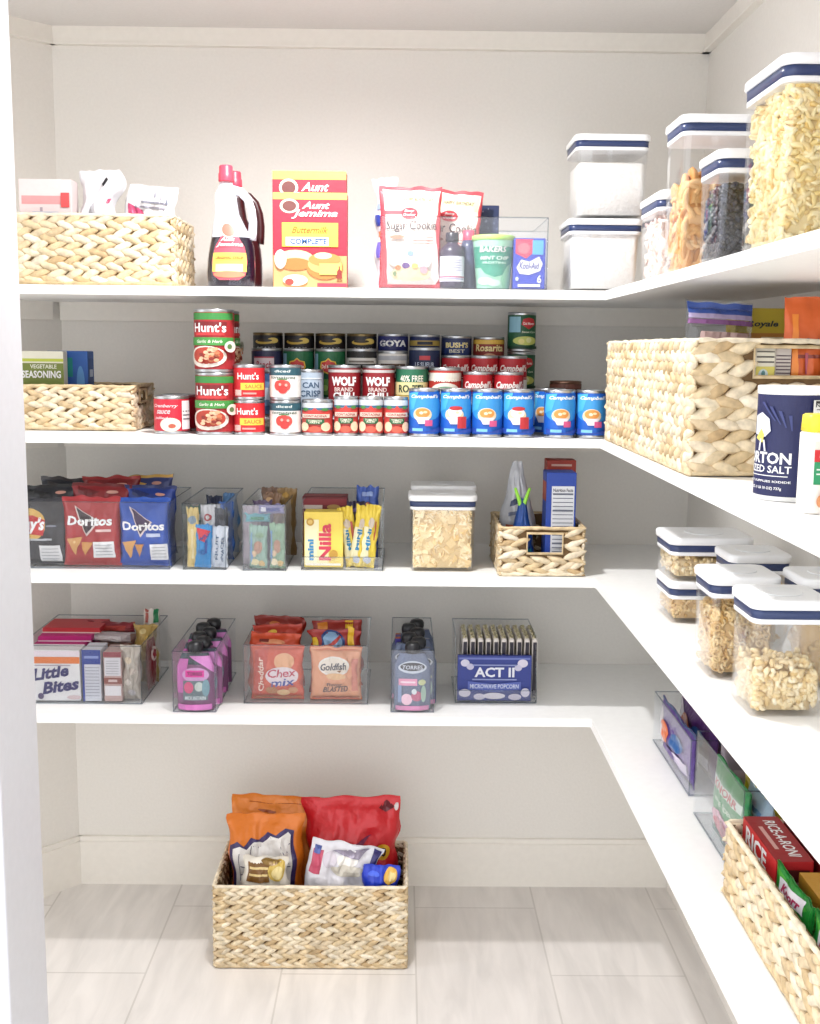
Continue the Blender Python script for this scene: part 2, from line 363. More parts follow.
def scatter(name, label, t, w, d, h, n, maker, core, seed=3, z0=.006, cat='food', top=.008):
    """uncountable dry food inside container t: pieces pressed against the walls and heaped on top of a solid core"""
    rn = random.Random(seed); mb = MB(); c = t.location
    W, D = w-.020, d-.020
    mb.rbox(0, 0, W-.012, D-.012, .010, [(z0, 0), (z0+h-.012, 0), (z0+h-.006, -.01)], core, n=3)
    for _ in range(n):
        f = rn.random(); zz = z0+.004+rn.random()*(h-.008)
        if f < .38: p = (rn.uniform(-W/2, W/2), -D/2+rn.uniform(0, .006), zz)
        elif f < .66: p = (-W/2+rn.uniform(0, .006), rn.uniform(-D/2, D/2), zz)
        elif f < .72: p = (W/2-rn.uniform(0, .006), rn.uniform(-D/2, D/2), zz)
        elif f < .76: p = (rn.uniform(-W/2, W/2), D/2-rn.uniform(0, .006), zz)
        else: p = (rn.uniform(-W/2, W/2), rn.uniform(-D/2, D/2), z0+h-.006+rn.uniform(0, top))
        M = Matrix.Translation(p) @ Matrix.Rotation(rn.uniform(0, 6.3), 4, 'Z') @ Matrix.Rotation(rn.uniform(-1.4, 1.4), 4, 'X') @ Matrix.Rotation(rn.uniform(0, 6.3), 4, 'Y')
        n0 = len(mb.v); maker(mb, M, rn)
        for ax, L_ in ((0, w/2-.0095), (1, d/2-.0095)):     # slide the piece inside the walls
            lo, hi = min(v[ax] for v in mb.v[n0:]), max(v[ax] for v in mb.v[n0:]); sh = max(0, -L_-lo)-max(0, hi-L_)
            sh += (rn.uniform(0, .0012) if sh > 0 else -rn.uniform(0, .0012) if sh < 0 else 0)
            if sh: mb.v[n0:] = [tuple(c_+(sh if i_ == ax else 0) for i_, c_ in enumerate(v)) for v in mb.v[n0:]]
        lo = min(v[2] for v in mb.v[n0:])
        if lo < z0-.001: mb.v[n0:] = [(x, y, z+z0-.001-lo) for x, y, z in mb.v[n0:]]
    o = mb.build(name, None, (c.x, c.y, c.z+.001)); return tag(o, label, cat, None, 'stuff')

def can(name, label, loc, R, H, base, art, group, rz=0, top='#b9bcc0', n=32):
    t = thing(name, label, 'can', loc, rz, group); me = mat(top, 'metal')
    MB().lathe([(R*.90, .0015), (R*.94, 0), (R, .0005), (R, .004), (R*.975, .006), (R*.975, H-.006), (R, H-.004), (R, H-.0005), (R*.96, H), (R*.92, H-.0005), (R*.91, H-.004)], me, n).build('can_body', t)
    lb = MB(); Rl = R*.985
    lb.lathe([(Rl, .0065), (Rl, H-.0065)], mat(base), n, cap=(0, 0))
    def mp(x, y, o): a = (x-.5)*PI; q = Rl+.0001+o; return (q*math.sin(a), -q*math.cos(a), .0065+y*(H-.013))
    lb.art([proj_item(i_) for i_ in art], mp, .09, .0003); lb.build('paper_label', t)
    return t
def proj_item(it):
    """turn a width and place as seen from the front into arc lengths round the can"""
    f = lambda v: .5+math.asin(max(-.99, min(.99, 2*v-1)))/PI
    if it[0] == 'p': return ('p', [(f(x), y) for x, y in it[1]])+tuple(it[2:])
    k = 2 if it[0] == 't' else 1
    if it[k+2] > 1.2: return it
    it = list(it); a, b = f(it[k]-it[k+2]/2), f(it[k]+it[k+2]/2); it[k], it[k+2] = (a+b)/2, b-a; return tuple(it)
def band(y, h, c): return ('r', .5, y, 1.96, h, c)

def carton(name, label, loc, w, d, h, base, art=(), rz=0, group=None, rx=0, ry=0, side=(), topart=(), cat='box', left=()):
    """box of card with printed faces; location = centre of the base"""
    t = MB(); t.box(0, 0, 0, w, d, h, mat(base), b=.0012)
    if art: t.art(art, lambda x, y, o: ((x-.5)*w, -d/2-o, y*h))
    if side: t.art(side, lambda x, y, o: (w/2+o, (x-.5)*d, y*h))
    if left: t.art(left, lambda x, y, o: (-w/2-o, (.5-x)*d, y*h))
    if topart: t.art(topart, lambda x, y, o: ((x-.5)*w, (y-.5)*d, h+o))
    o = t.build(name, None, loc, rz); o.rotation_euler = (rx, ry, rz); return tag(o, label, cat, group)

def bag(name, label, loc, w, h, t, base, art=(), rz=0, rx=0, ry=0, seed=1, group=None, cat='bag', amp=.004, kind='foil', crimp=.05, back=None, round_=.42, top=None):
    """filled pouch standing on its lower seam; location = middle of the lower seam"""
    off = seed*7.31
    def surf(x, y, sgn, o):
        yc = min(max((y-crimp)/(1-2*crimp), 0), 1)
        px = max(0, 1-(2*x-1)**2)**round_; py = max(0, math.sin(PI*yc))**.45 if 0 < yc < 1 else 0
        we = w*(1-.055*py); X_ = (x-.5)*we
        n1 = noise.noise(Vector((x*4+off, y*5, sgn*3))); n2 = noise.noise(Vector((x*11+off, y*9, sgn*5+9)))
        wr = amp*(n1*1.4+n2*.8)*(.25+.75*px)*(1 if 0 < yc < 1 else .5)
        cr = .0015*math.sin(x*14+off)*(1-py)+ .004*noise.noise(Vector((x*3+off, 0, 4)))*(1-py)
        X_ += .9*amp*(noise.noise(Vector((off, y*4, 7)))+(x-.5)*2*noise.noise(Vector((off+5, y*5, 3)))) if amp > .0045 else 0
        zz = y*h + (.006*noise.noise(Vector((x*5+off, 1, 2))) if y > .9 else 0)*(y-.9)*10
        return (X_+.003*n2, sgn*(t/2*px*py+.0008+o+max(0, wr+amp*.8)*py*px)+cr, zz)
    mb = MB()
    mb.grid(lambda u, v: surf(u, v, -1, 0), 26, 30, mat(base, kind)); mb.grid(lambda u, v: surf(u, v, 1, 0), 26, 30, mat(back or base, kind), flip=True)
    ed = []
    for i in range(26): ed.append(i/26)
    P = [(u, 0) for u in ed]+[(1, i/30) for i in range(30)]+[(1-u, 1) for u in ed]+[(0, 1-i/30) for i in range(30)]
    mb.loft([[surf(u, v, -1, 0) for u, v in P], [surf(u, v, 1, 0) for u, v in P]], mat(base, kind), (0, 0))
    if art: mb.art(art, lambda x, y, o: surf(x, y, -1, o+.0007), .045, .0005, kind)
    if top: mb.grid(lambda u, v: surf(u, 1-crimp+crimp*v, -1, .0006), 20, 2, mat(top, kind))
    o = mb.build(name, None, loc, rz); o.rotation_euler = (rx, ry, rz); return tag(o, label, cat, group)
def lines(x, y, w, n, dy, c, h=.012): return [('r', x+(-.03*w if k % 2 else 0), y-k*dy, w*(.94 if k % 2 else 1), h, c) for k in range(n)]
def S(x0, x1, yt, Y, Z):
    a = at(x0, yt, y=Y); b = at(x1, yt, y=Y); return (a.x+b.x)/2, b.x-a.x, (a.z+b.z)/2-Z

# ================================================================== SHELF 1 (top)
basket('woven_basket', 'woven basket on the top shelf at the far left, holding white paper and plastic packets', (-.650, -.285, Z1+E_), .345, .23, .146, row=.029, pitch=.036, seed=2, group='woven baskets')
zb = Z1+.008
cx, w, h = S(30, 73, 180, -.33, zb)
carton('snack_box', 'pink and white carton standing in the far left basket on the top shelf', (cx-.01, -.32, zb), w+.02, .05, h, '#f3e3e2',
       [('r', .5, .80, .9, .08, '#f3a7a8'), ('r', .42, .58, .05, .3, '#b9a9b4'), ('r', .5, .62, .5, .14, '#cfd0da'), ('r', .5, .52, .86, .10, '#e86f7c'), ('r', .75, .50, .5, .08, '#c75a7d'), ('r', .88, .80, .16, .14, '#ef5a5c')])
bag('plastic_bag', 'white plastic bag with a small black mark sticking out of the top shelf basket', (-.640, -.30, zb), .085, .240, .055, '#f4f3f8', [('p', [(.50, .87), (.62, .93), (.66, .91), (.55, .84)], '#222028'), ('r', .85, .72, .1, .04, '#d45f83')], seed=3, amp=.015, ry=-.05)
bag('flour_bag', 'white bag with pink print lying in the top shelf basket', (-.556, -.30, zb), .120, .210, .05, '#f6f3f4', [('p', [(.10, .80), (.4, .74), (.44, .68), (.12, .70)], '#d9547f'), ('r', .62, .82, .5, .02, '#9a9aa8'), ('r', .55, .77, .6, .02, '#a8a6b2')]+[('p', [(.55+k*.13, .96-k*.03), (.62+k*.13, .88-k*.03), (.60+k*.13, .87-k*.03)], '#8d93a8') for k in range(3)], seed=5, amp=.014, ry=.08)

def bottle(label, loc, fill, shade, rz=0):
    t = thing('syrup_bottle', label, 'bottle', loc, rz, 'syrup bottles')
    prof = [(0, .046, 0), (.004, .050, 0), (.03, .0515, 0), (.06, .050, .001), (.085, .0465, .002), (.102, .0425, .002), (.125, .034, -.003), (.15, .0255, -.007), (.175, .0235, -.009), (.192, .022, -.0095), (.203, .017, -.0085), (.212, .0135, -.008), (.222, .0135, -.008)]
    def ring(z, a, c, k=1): return [(c+a*k*math.cos(2*PI*j/32), min(.031, a*.72)*k*math.sin(2*PI*j/32), z) for j in range(32)]
    if fill < .15:
        bb = MB(); bb.loft([ring(*p) for p in prof if p[0] <= .103], clear_mat('bottle_clear', (.93, .93, .96)), (1, 0), True); bb.loft([ring(*p) for p in prof if p[0] >= .102], BOT, (0, 1), True); bb.build('bottle_body', t)
    else: MB().loft([ring(*p) for p in prof], clear_mat('bottle_clear', (.93, .93, .96)), (1, 1), True).build('bottle_body', t)
    pf = [p for p in prof if p[0] < fill]
    MB().loft([ring(max(p[0], .002), p[1], p[2], .965) for p in pf]+[ring(fill, pf[-1][1]*.98, pf[-1][2], .96)], mat(shade, 'plastic'), (1, 1), True).build('syrup', t)
    hp = [(.004, 0, .200), (.022, 0, .196), (.036, 0, .182), (.044, 0, .160), (.047, 0, .135), (.046, 0, .112), (.044, 0, .098)]
    MB().tube(hp, [.010, .0095, .009, .0088, .0088, .0092, .010], milky('bottle_handle', (.80, .83, .90), .8) if fill < .15 else mat(shade, 'plastic'), 12).build('handle', t)
    MB().lathe([(.0155, .216), (.016, .218), (.0158, .232), (.0145, .234), (.0140, .246), (.0125, .249)], mat('#e2455a', 'plastic'), 28, -.008).build('cap', t)
    def A(z):
        for (a, ra, ca), (b, rb, cb) in zip(prof, prof[1:]):
            if z <= b: q = (z-a)/(b-a); return ra+(rb-ra)*q, ca+(cb-ca)*q
    def mp(x, y, o):
        z = .012+y*.113; a, c = A(z); u = (x-.5)*1.9
        th = max(-1.5, min(1.5, u)); return (c+(a+o+.001)*math.sin(th), -(min(.031, a*.72)+o+.001)*math.cos(th), z)
    lb = MB()
    lb.art([('p', [(.14, .10), (.3, .02), (.7, .02), (.86, .10), (.92, .35), (.86, .62), (.72, .80), (.28, .80), (.14, .62), (.08, .35)], '#e4596a'), ('r', .5, .34, .78, .34, '#f7d861'), ('r', .5, .24, .6, .14, '#fbeab0'),
            ('e', .5, .12, .7, .12, '#d98c6a'), ('e', .5, .92, .42, .30, '#f3e6dc'), ('e', .5, .92, .34, .24, '#a87463'), ('t', 'Aunt', .46, .75, .34, .07, '#ffffff', .3), ('t', 'Jemima', .5, .65, .62, .09, '#ffffff', .3), ('t', 'ORIGINAL SYRUP', .5, .42, .6, .05, '#7b4a30')], mp, .06, .0003)
    lb.build('printed_label', t)
    return t
bottle('syrup bottle with red cap on the top shelf, half empty and standing in front', (X(231, -.38, 290), -.375, Z1+E_), .104, '#1c1426')
bottle('syrup bottle with red cap standing behind the half empty syrup bottle', (X(240, -.29, 290), -.295, Z1+E_), .200, '#3a1416', rz=0)

def mixart(full=True):
    a = [('r', .5, .5, 1, 1, '#d8243c'), ('r', .5, .965, 1, .07, '#f6dc5c'), ('e', .22, .86, .26, .15, '#f1dfc8'), ('e', .22, .86, .19, .11, '#6d3d3a'),
         ('t', 'Aunt', .58, .868, .38, .075, '#ffffff', .35), ('t', 'Jemima', .56, .775, .62, .095, '#ffffff', .35)]
    if full: a += [('r', .5, .17, 1, .34, '#d9a06a'), ('r', .5, .56, .76, .25, '#f8de4e'), ('r', .46, .49, .58, .09, '#fff5d8'), ('t', 'Buttermilk', .5, .61, .5, .07, '#9c6420', .4), ('t', 'COMPLETE', .48, .49, .5, .06, '#2b5a94', 0, 0, .03),
        ('e', .30, .30, .52, .20, '#e6cfa0'), ('e', .30, .25, .44, .13, '#b9783c'), ('e', .70, .22, .5, .26, '#b87a3c'), ('e', .70, .25, .46, .2, '#dba868'), ('e', .70, .30, .44, .14, '#c98a48'), ('e', .68, .34, .24, .07, '#efdcae'), ('e', .30, .08, .34, .12, '#e9dcc8'),
        ('e', .22, .06, .12, .07, '#d3423a'), ('e', .10, .30, .16, .2, '#fbeee6'), ('r', .78, .2, .3, .12, '#f7e26a'), ('p', [(.86, .10), (.94, .10), (.93, .18), (.91, .20), (.91, .23), (.89, .23), (.89, .20), (.87, .18)], '#8c2f2a'), ('r', .8, .03, .4, .04, '#c43a4e')]
    return a
cx, w, h = S(273, 347, 193, -.40, Z1)
carton('pancake_mix_box', 'red and yellow pancake mix box on the top shelf, shorter one in front', (cx, -.375, Z1+E_), w, .05, h, '#cf2a3c', mixart(), group='pancake mix boxes')
cx, w, h = S(272, 346, 171, -.34, Z1)
carton('pancake_mix_box', 'taller red pancake mix box standing behind the shorter one', (cx, -.31, Z1+E_), w, .05, h, '#cf2a3c', mixart(), group='pancake mix boxes')

bin_('clear bin on the top shelf holding cookie mix pouches and baking bottles', X(380, -.40, 290), X(547, -.40, 290), -.40, Z1+E_, d=.27, h=.148)
zb = Z1+.004
cookie = [('r', .5, .5, .96, .96, '#e4525c'), ('p', [(.06, .97), (.97, .96), (.93, .60), (.98, .1), (.90, .04), (.14, .04), (.10, .4)], '#f9ece2'), ('r', .52, .87, .84, .15, '#fbeebd'), ('t', 'HAPPY BIRTHDAY', .62, .87, .5, .035, '#6b5a52', .1),
          ('r', .25, .745, .36, .035, '#e4525c'), ('e', .48, .735, .28, .11, '#dc4450'), ('t', 'Betty', .48, .755, .16, .028, '#ffffff', .3), ('t', 'Crocker', .48, .72, .2, .028, '#ffffff', .3), ('t', 'Sugar Cookie', .52, .605, .86, .12, '#3c2028', 0, 0, .006),
          ('r', .70, .47, .36, .008, '#e58a80'), ('r', .70, .44, .36, .008, '#e58a80'), ('r', .70, .50, .36, .008, '#e58a80'), ('e', .28, .50, .24, .04, '#b5826a'), ('e', .36, .30, .5, .20, '#f3dcc0'), ('e', .62, .28, .46, .22, '#efe6e6'), ('e', .5, .14, .7, .14, '#f4d3a6'),
          ('e', .42, .22, .12, .06, '#6a4a86'), ('e', .5, .34, .10, .05, '#8ba4cf'), ('e', .3, .2, .10, .05, '#d97a4e'), ('e', .72, .18, .14, .07, '#eaa0a8'), ('e', .58, .22, .1, .05, '#f2c36a'), ('e', .25, .14, .08, .05, '#7c8f63')]
cx, w, h = S(379, 443, 187, -.385, Z1)
bag('cookie_mix_pouch', 'white and red sugar cookie mix pouch in front in the top shelf bin', (cx, -.355, zb), w, h, .035, '#e4525c', cookie, seed=4, group='cookie mix pouches', amp=.002, kind='paper')
cx, w, h = S(430, 476, 191, -.30, Z1)
bag('cookie_mix_pouch', 'second cookie mix pouch, behind the front pouch and partly hidden by it', (cx-.014, -.285, zb), w+.04, h, .035, '#e4525c', cookie, seed=6, group='cookie mix pouches', amp=.002, kind='paper', ry=.06)
cx, w, h = S(369, 392, 179, -.30, Z1)
bag('sprinkle_bag', 'white and blue crinkled bag poking out at the left of the top shelf bin', (X(391, -.30), -.29, zb), .055, h, .05, '#e8eaf2', [('r', .2, .62, .3, .1, '#3e4fa8'), ('r', .2, .5, .3, .05, '#e88a5a'), ('r', .4, .9, .4, .02, '#5d6da8'), ('r', .3, .82, .3, .02, '#5d6da8'), ('r', .2, .36, .3, .14, '#7a6fd0'), ('r', .2, .74, .24, .05, '#9fb4dc')], seed=8, amp=.010, ry=-.09)
t = thing('extract_bottle', 'small dark vanilla extract bottle with black cap and white label', 'bottle', (X(450, -.375), -.365, zb), 0)
MB().lathe([(.020, 0), (.0245, .002), (.0255, .006), (.0255, .075), (.024, .082), (.016, .090), (.0115, .094), (.0115, .100)], mat('#3b3145', 'plastic'), 28).build('bottle_body', t)
MB().lathe([(.0135, .097), (.0140, .099), (.0138, .114), (.0125, .1155)], mat('#2a2733', 'plastic'), 28).build('cap', t)
lb = MB(); lb.art([('r', .5, .5, .98, 1, '#e9e6f2'), ('r', .5, .18, .98, .05, '#b04a6a'), ('r', .5, .10, .8, .03, '#7a76a0')]+lines(.5, .84, .5, 5, .1, '#8a86a6', .02), lambda x, y, o: ((.0257+o)*math.sin((x-.5)*2.9), -(.0257+o)*math.cos((x-.5)*2.9), .014+y*.052), .09); lb.build('printed_label', t)
t = thing('food_coloring_bottle', 'slim dark bottle with a pink red cap beside the vanilla bottle', 'bottle', (X(466, -.335), -.325, zb), 0)
MB().lathe([(.015, 0), (.018, .002), (.018, .06), (.0165, .09), (.0125, .105)], mat('#454a66', 'plastic'), 24).build('bottle_body', t)
MB().lathe([(.0125, .103), (.013, .105), (.0125, .124), (.010, .125)], mat('#e8506a', 'plastic'), 24).build('cap', t)
cx, w, h = S(471, 500, 206, -.26, Z1)
carton('sprinkle_box', 'navy blue box with white drops printed on it, behind the green tub', (cx, -.22, zb), w, .04, h, '#1d2c58', [('e', .15, .55, .12, .16, '#cfe6ee'), ('e', .4, .56, .14, .18, '#f2eef0'), ('e', .62, .56, .14, .18, '#f1e0e4'), ('e', .8, .55, .10, .18, '#efd5c0')]+[('e', R0.random()*.9+.05, .72+R0.random()*.25, .03, .02, '#a9b4d8') for _ in range(14)])
t = thing('frosting_tub', 'green tub of baking mix with a lime rim in the top shelf bin', 'tub', (X(491, -.375), -.355, zb), 0)
tb = MB(); tb.lathe([(.033, 0), (.0345, .002), (.044, .102), (.0445, .104)], mat('#a9dcc0', 'plastic'), 36)
TR = lambda z: .0345+(z-.002)*.095
tb.art([('r', .5, .64, 1.0, .44, '#3f9d82'), ('p', [(.2, .44), (.8, .44), (.72, .28), (.5, .22), (.3, .30)], '#3f9d82'), ('p', [(.75, .45), (.92, .55), (1, .2), (.95, 0), (.7, 0), (.64, .2)], '#8fd0a8'), ('t', 'BAKERS', .46, .80, .5, .12, '#f6eef0', .2), ('t', 'MINT CHIP', .5, .62, .55, .08, '#e8f6ec', .2), ('t', 'FROSTING', .5, .52, .45, .05, '#cfeede'), ('e', .3, .14, .36, .16, '#d9f0df'), ('e', .5, .10, .26, .14, '#c2e4cf')],
       lambda x, y, o: ((TR(y*.1)+.0003+o)*math.sin((x-.5)*2.8), -(TR(y*.1)+.0003+o)*math.cos((x-.5)*2.8), .002+y*.098), .07)
tb.build('tub_body', t); MB().lathe([(.044, .100), (.0462, .101), (.0462, .108), (.0455, .110), (.042, .111)], mat('#b8e37a', 'plastic'), 36).build('lid', t)
cx, w, h = S(514, 546, 240, -.385, Z1)
carton('drink_mix_box', 'small blue fruit drink mix box at the right end of the top shelf bin', (cx, -.365, zb), w, .035, h, '#3a4cc0',
       [('p', [(.06, .98), (.06, .7), (.4, .6), (.62, .72), (.62, .98)], '#d8486a'), ('e', .32, .80, .36, .22, '#f07a86'), ('r', .76, .82, .34, .28, '#5fb2e8'), ('p', [(.1, .42), (.24, .58), (.5, .54), (.8, .64), (.92, .5), (.84, .36), (.5, .28), (.2, .3)], '#f4f2fa'),
        ('t', 'Kool-Aid', .5, .46, .62, .14, '#3a3f8c', .2), ('t', '6', .82, .20, .14, .16, '#ffffff'), ('r', .5, .07, .7, .05, '#ffffff'), ('e', .12, .2, .10, .08, '#cfe0ff')])

# white-lidded containers on the top shelf
a, b = at(562, 291, y=-.39), at(641, 291, y=-.39)
a.x += .010
pop('lower container of white sugar in the corner stack of two on the top shelf', a.x, -.39, Z1+E_, .158, .155, .150)
pop('upper container of white flour, stacked on the sugar container on the top shelf', a.x+.009, -.388, Z1+.152, .158, .150, .169)
def powder(name, label, x, y, z, w, d, h, c, cat):
    o = MB().rbox(0, 0, w-.019, d-.019, .012, [(0, -.002), (h-.003, 0), (h, -.004)], mat(c, 'rough'), n=4).build(name, None, (x+w/2, y+d/2, z)); return tag(o, label, cat, None, 'stuff')
powder('granulated_sugar', 'white sugar filling the lower corner container on the top shelf', a.x, -.39, Z1+.007, .158, .155, .117, '#fbfaf8', 'sugar')
powder('white_flour', 'white flour filling two thirds of the upper corner container', a.x+.009, -.388, Z1+.159, .158, .150, .105, '#fbf9f5', 'flour')

noodle = island_mat('egg_noodle', ['#f0d488', '#fae6a8', '#fdf0c4', '#e4bf68'], .5)
cookiem = island_mat('biscuit', ['#c98f4e', '#dda765', '#e9c08a', '#b77a3c'], .7)
beanm = island_mat('dried_bean', ['#1a1a22', '#2c3146', '#0f0f14', '#3b3a44'], .35)
crack = island_mat('cracker', ['#e9cf98', '#f7e6bd', '#d9b777', '#fbf0d2'], .7)
oatm = island_mat('cereal', ['#dcb878', '#ecd09a', '#c89c58', '#f4e0b4'], .7)
pinkm = island_mat('pale_cereal', ['#eed9cf', '#e3c2b8', '#f6e9e0', '#d9b0a4'], .6)
def mk_noodle(mb, M, rn):
    k = rn.uniform(.8, 1.25); mb.tube([M @ Vector((.012*k*math.sin(a), .003*math.sin(2*a), .009*k*math.cos(a))) for a in (-1.7, -.9, -.1, .7, 1.5)], [.0018, .0036, .0042, .0036, .0018], noodle, 5)
def mk_disc(mb, M, rn): mb.lathe([(.019, -.004), (.022, 0), (.018, .005)], cookiem, 12, T=M)
def mk_bean(mb, M, rn): mb.lathe([(.001, -.007), (.004, -.004), (.005, 0), (.004, .004), (.001, .007)], beanm, 6, T=M)
def mk_square(mb, M, rn): mb.box(0, 0, -.0015, .019, .019, .0034, crack, T=M, b=.0007); mb.add([(-.001, -.001, .0017), (.001, -.001, .0017), (.001, .001, .0017), (-.001, .001, .0017)], [(0, 1, 2, 3)], mat('#b08a4c'), T=M)
def mk_ring(mb, M, rn): mb.tube([M @ Vector((.0045*math.cos(a), .0045*math.sin(a), 0)) for a in [2*PI*k/8 for k in range(8)]], .0023, oatm, 5, True)
def mk_flake(m_, s=1):
    def f(mb, M, rn): k = s*rn.uniform(.8, 1.2); mb.lathe([(.001*k, -.002*k), (.006*k, -.0008*k), (.0066*k, .0008*k), (.001*k, .003*k)], m_, 7, T=M)
    return f
def mk_curl(mb, M, rn): mb.tube([M @ Vector((.008*math.cos(a), .008*math.sin(a), a*.0012)) for a in (0, .8, 1.6, 2.4, 3.2)], [.0022, .0032, .0034, .0032, .0020], oatm, 5)
def mk_shell(mb, M, rn): mb.tube([M @ Vector((.006*math.sin(a), 0, .006*math.cos(a))) for a in (-1.3, -.6, 0, .6, 1.3)], [.002, .0034, .004, .0034, .002], crack, 5)

p = pop('tall wide container with a blank upper half, cookies in its lower part', .436, -.955, Z1+E_, .16, .125, .246)
scatter('biscuits', 'round tan biscuits in the tall wide container on the top shelf', p, .16, .125, .140, 120, mk_disc, cookiem, 5)
p = pop('short container of pale cereal behind the tall wide container', .452, -.730, Z1+E_, .16, .16, .158)
scatter('puffed_cereal', 'pale pinkish cereal in the short container behind the tall wide one', p, .16, .16, .11, 260, mk_flake(pinkm, 1.3), pinkm, 6)
p = pop('farthest container on the right arm of the top shelf, almost hidden', .515, -.480, Z1+E_, .15, .13, .198)
scatter('brown_cereal', 'brown cereal in the almost hidden farthest container', p, .15, .13, .12, 120, mk_flake(cookiem, 1.3), cookiem, 7)
p = pop('short container of dark beans in front of the tall wide container', .438, -1.165, Z1+E_, .13, .115, .157)
scatter('dried_beans', 'dark dried beans in the short container on the top shelf', p, .13, .115, .100, 500, mk_bean, beanm, 8, z0=.006)
p = pop('tallest container on the top shelf, full of pale egg noodles', .441, -1.413, Z1+E_, .16, .165, .222)
scatter('egg_noodles', 'pale yellow curly egg noodles filling the tallest container', p, .16, .165, .180, 950, mk_noodle, noodle, 9)
p = pop('lower container of the stack cut off by the right edge on the top shelf', .448, -1.66, Z1+E_, .16, .14, .160)
scatter('bowtie_pasta', 'pale pasta in the lower container at the right edge of the top shelf', p, .16, .14, .100, 260, mk_noodle, noodle, 10)
p = pop('upper container of the stack cut off by the right edge on the top shelf', .450, -1.66, Z1+.162, .158, .14, .25)
scatter('rosy_pasta', 'rosy pasta in the upper container at the right edge of the top shelf', p, .158, .14, .18, 200, mk_flake(pinkm, 1.6), pinkm, 11)

# ================================================================== SHELF 2
basket('woven_basket', 'low woven basket at the left end of the second shelf, with seasoning boxes', (-.715, -.235, Z2+E_), .262, .20, .099, row=.026, pitch=.032, seed=4, hole={'r': (.055, .125, .060, .088)}, group='woven baskets')
zb = Z2+.007
cx, w, h = S(10, 63, 351, -.285, zb)
carton('seasoning_box', 'green and white seasoning box standing in the low basket', (cx, -.270, zb), w, .03, h, '#f0eedc', [('r', .5, .42, 1, .84, '#7b8a3c'), ('r', .5, .88, 1, .04, '#c2cf4a'), ('t', 'VEGETABLE', .62, .795, .5, .055, '#f4f4e4'), ('t', 'SEASONING', .58, .69, .74, .10, '#ffffff', 0, 0, .03), ('t', 'BLEND MIX', .64, .36, .5, .06, '#eef0d8'), ('r', .62, .24, .6, .05, '#e4e6c6')])
cx, w, h = S(63, 86, 351, -.25, zb)
carton('soup_mix_box', 'blue soup mix box right of the green seasoning box in the low basket', (cx-.02, -.215, zb), w+.04, .05, h, '#2c62b4', [('r', .55, .78, .16, .26, '#1a8f86'), ('r', .42, .5, .12, .9, '#16304e'), ('e', .82, .55, .2, .5, '#5d9ad8'), ('r', .82, .3, .22, .3, '#c7dbef')], side=[('r', .5, .5, .7, .8, '#24529a'), ('r', .5, .7, .5, .1, '#c9d9ee')])

hunt = [band(.5, 1, '#a9262c'), ('r', .5, .93, 1, .12, '#3c8a42'), ('r', .5, .80, .8, .07, '#7c1c22'), ('t', "Hunt's", .5, .735, .78, .17, '#ffffff'), ('r', .5, .62, .7, .05, '#d93a3c'), ('r', .5, .49, 1, .14, '#4a9a48'), ('t', 'Garlic & Herb', .5, .49, .62, .055, '#e8f2dc', .2), ('e', .46, .22, .86, .38, '#efe6da'), ('e', .46, .24, .74, .30, '#b8402e')]
rr = random.Random(3)
hunt += [('e', .46+.28*rr.uniform(-1, 1), .25+.11*rr.uniform(-1, 1), .11, .06, rr.choice(['#d97a52', '#e3b088', '#8f2c22', '#f0c8a4'])) for _ in range(22)]+[('e', .9, .4, .16, .2, '#e9e4d6'), ('e', .9, .4, .07, .09, '#5d7a48')]
xa = X(216, -.385, 430)
c = can('sauce_can', 'tall red pasta sauce can, lower of the front stack on the second shelf', (xa, -.382, Z2+E_), .0425, .1305, '#a9262c', hunt, 'tall pasta sauce cans', rz=-.08)
dup(c, (xa-.001, -.382, Z2+.1316), 'tall red pasta sauce can, upper of the front stack on the second shelf', rz=-.12)
dup(c, (X(221, -.285), -.285, Z2+E_), 'tall red pasta sauce can, lower of the stack behind the front stack', rz=.9)
dup(c, (X(221, -.285), -.285, Z2+.1316), 'tall red pasta sauce can, upper of the stack behind the front stack', rz=1.1)

soup = [band(.5, 1, '#d4263e'), ('t', 'Cranberry', .42, .78, .7, .13, '#f8dfe2', .35), ('t', 'sauce', .36, .60, .4, .12, '#f8dfe2', .35), ('t', 'jellied', .30, .40, .4, .10, '#f8dfe2', .35), ('e', .55, .20, .56, .44, '#f5ead8'), ('e', .60, .16, .2, .14, '#c2604a'), ('r', .93, .5, .16, .9, '#f2ecec'), ('r', .93, .62, .12, .04, '#777078'), ('r', .93, .5, .12, .04, '#777078'), ('r', .93, .38, .12, .04, '#777078')]
c = can('fruit_can', 'short red can with a cream fruit picture beside the low basket', (X(170.5, -.385), -.375, Z2+E_), .0375, .080, '#d4263e', soup, 'short red cans beside the low basket')
dup(c, (X(179, -.29), -.29, Z2+E_), 'short red can behind the one with the cream fruit picture', rz=-.7)

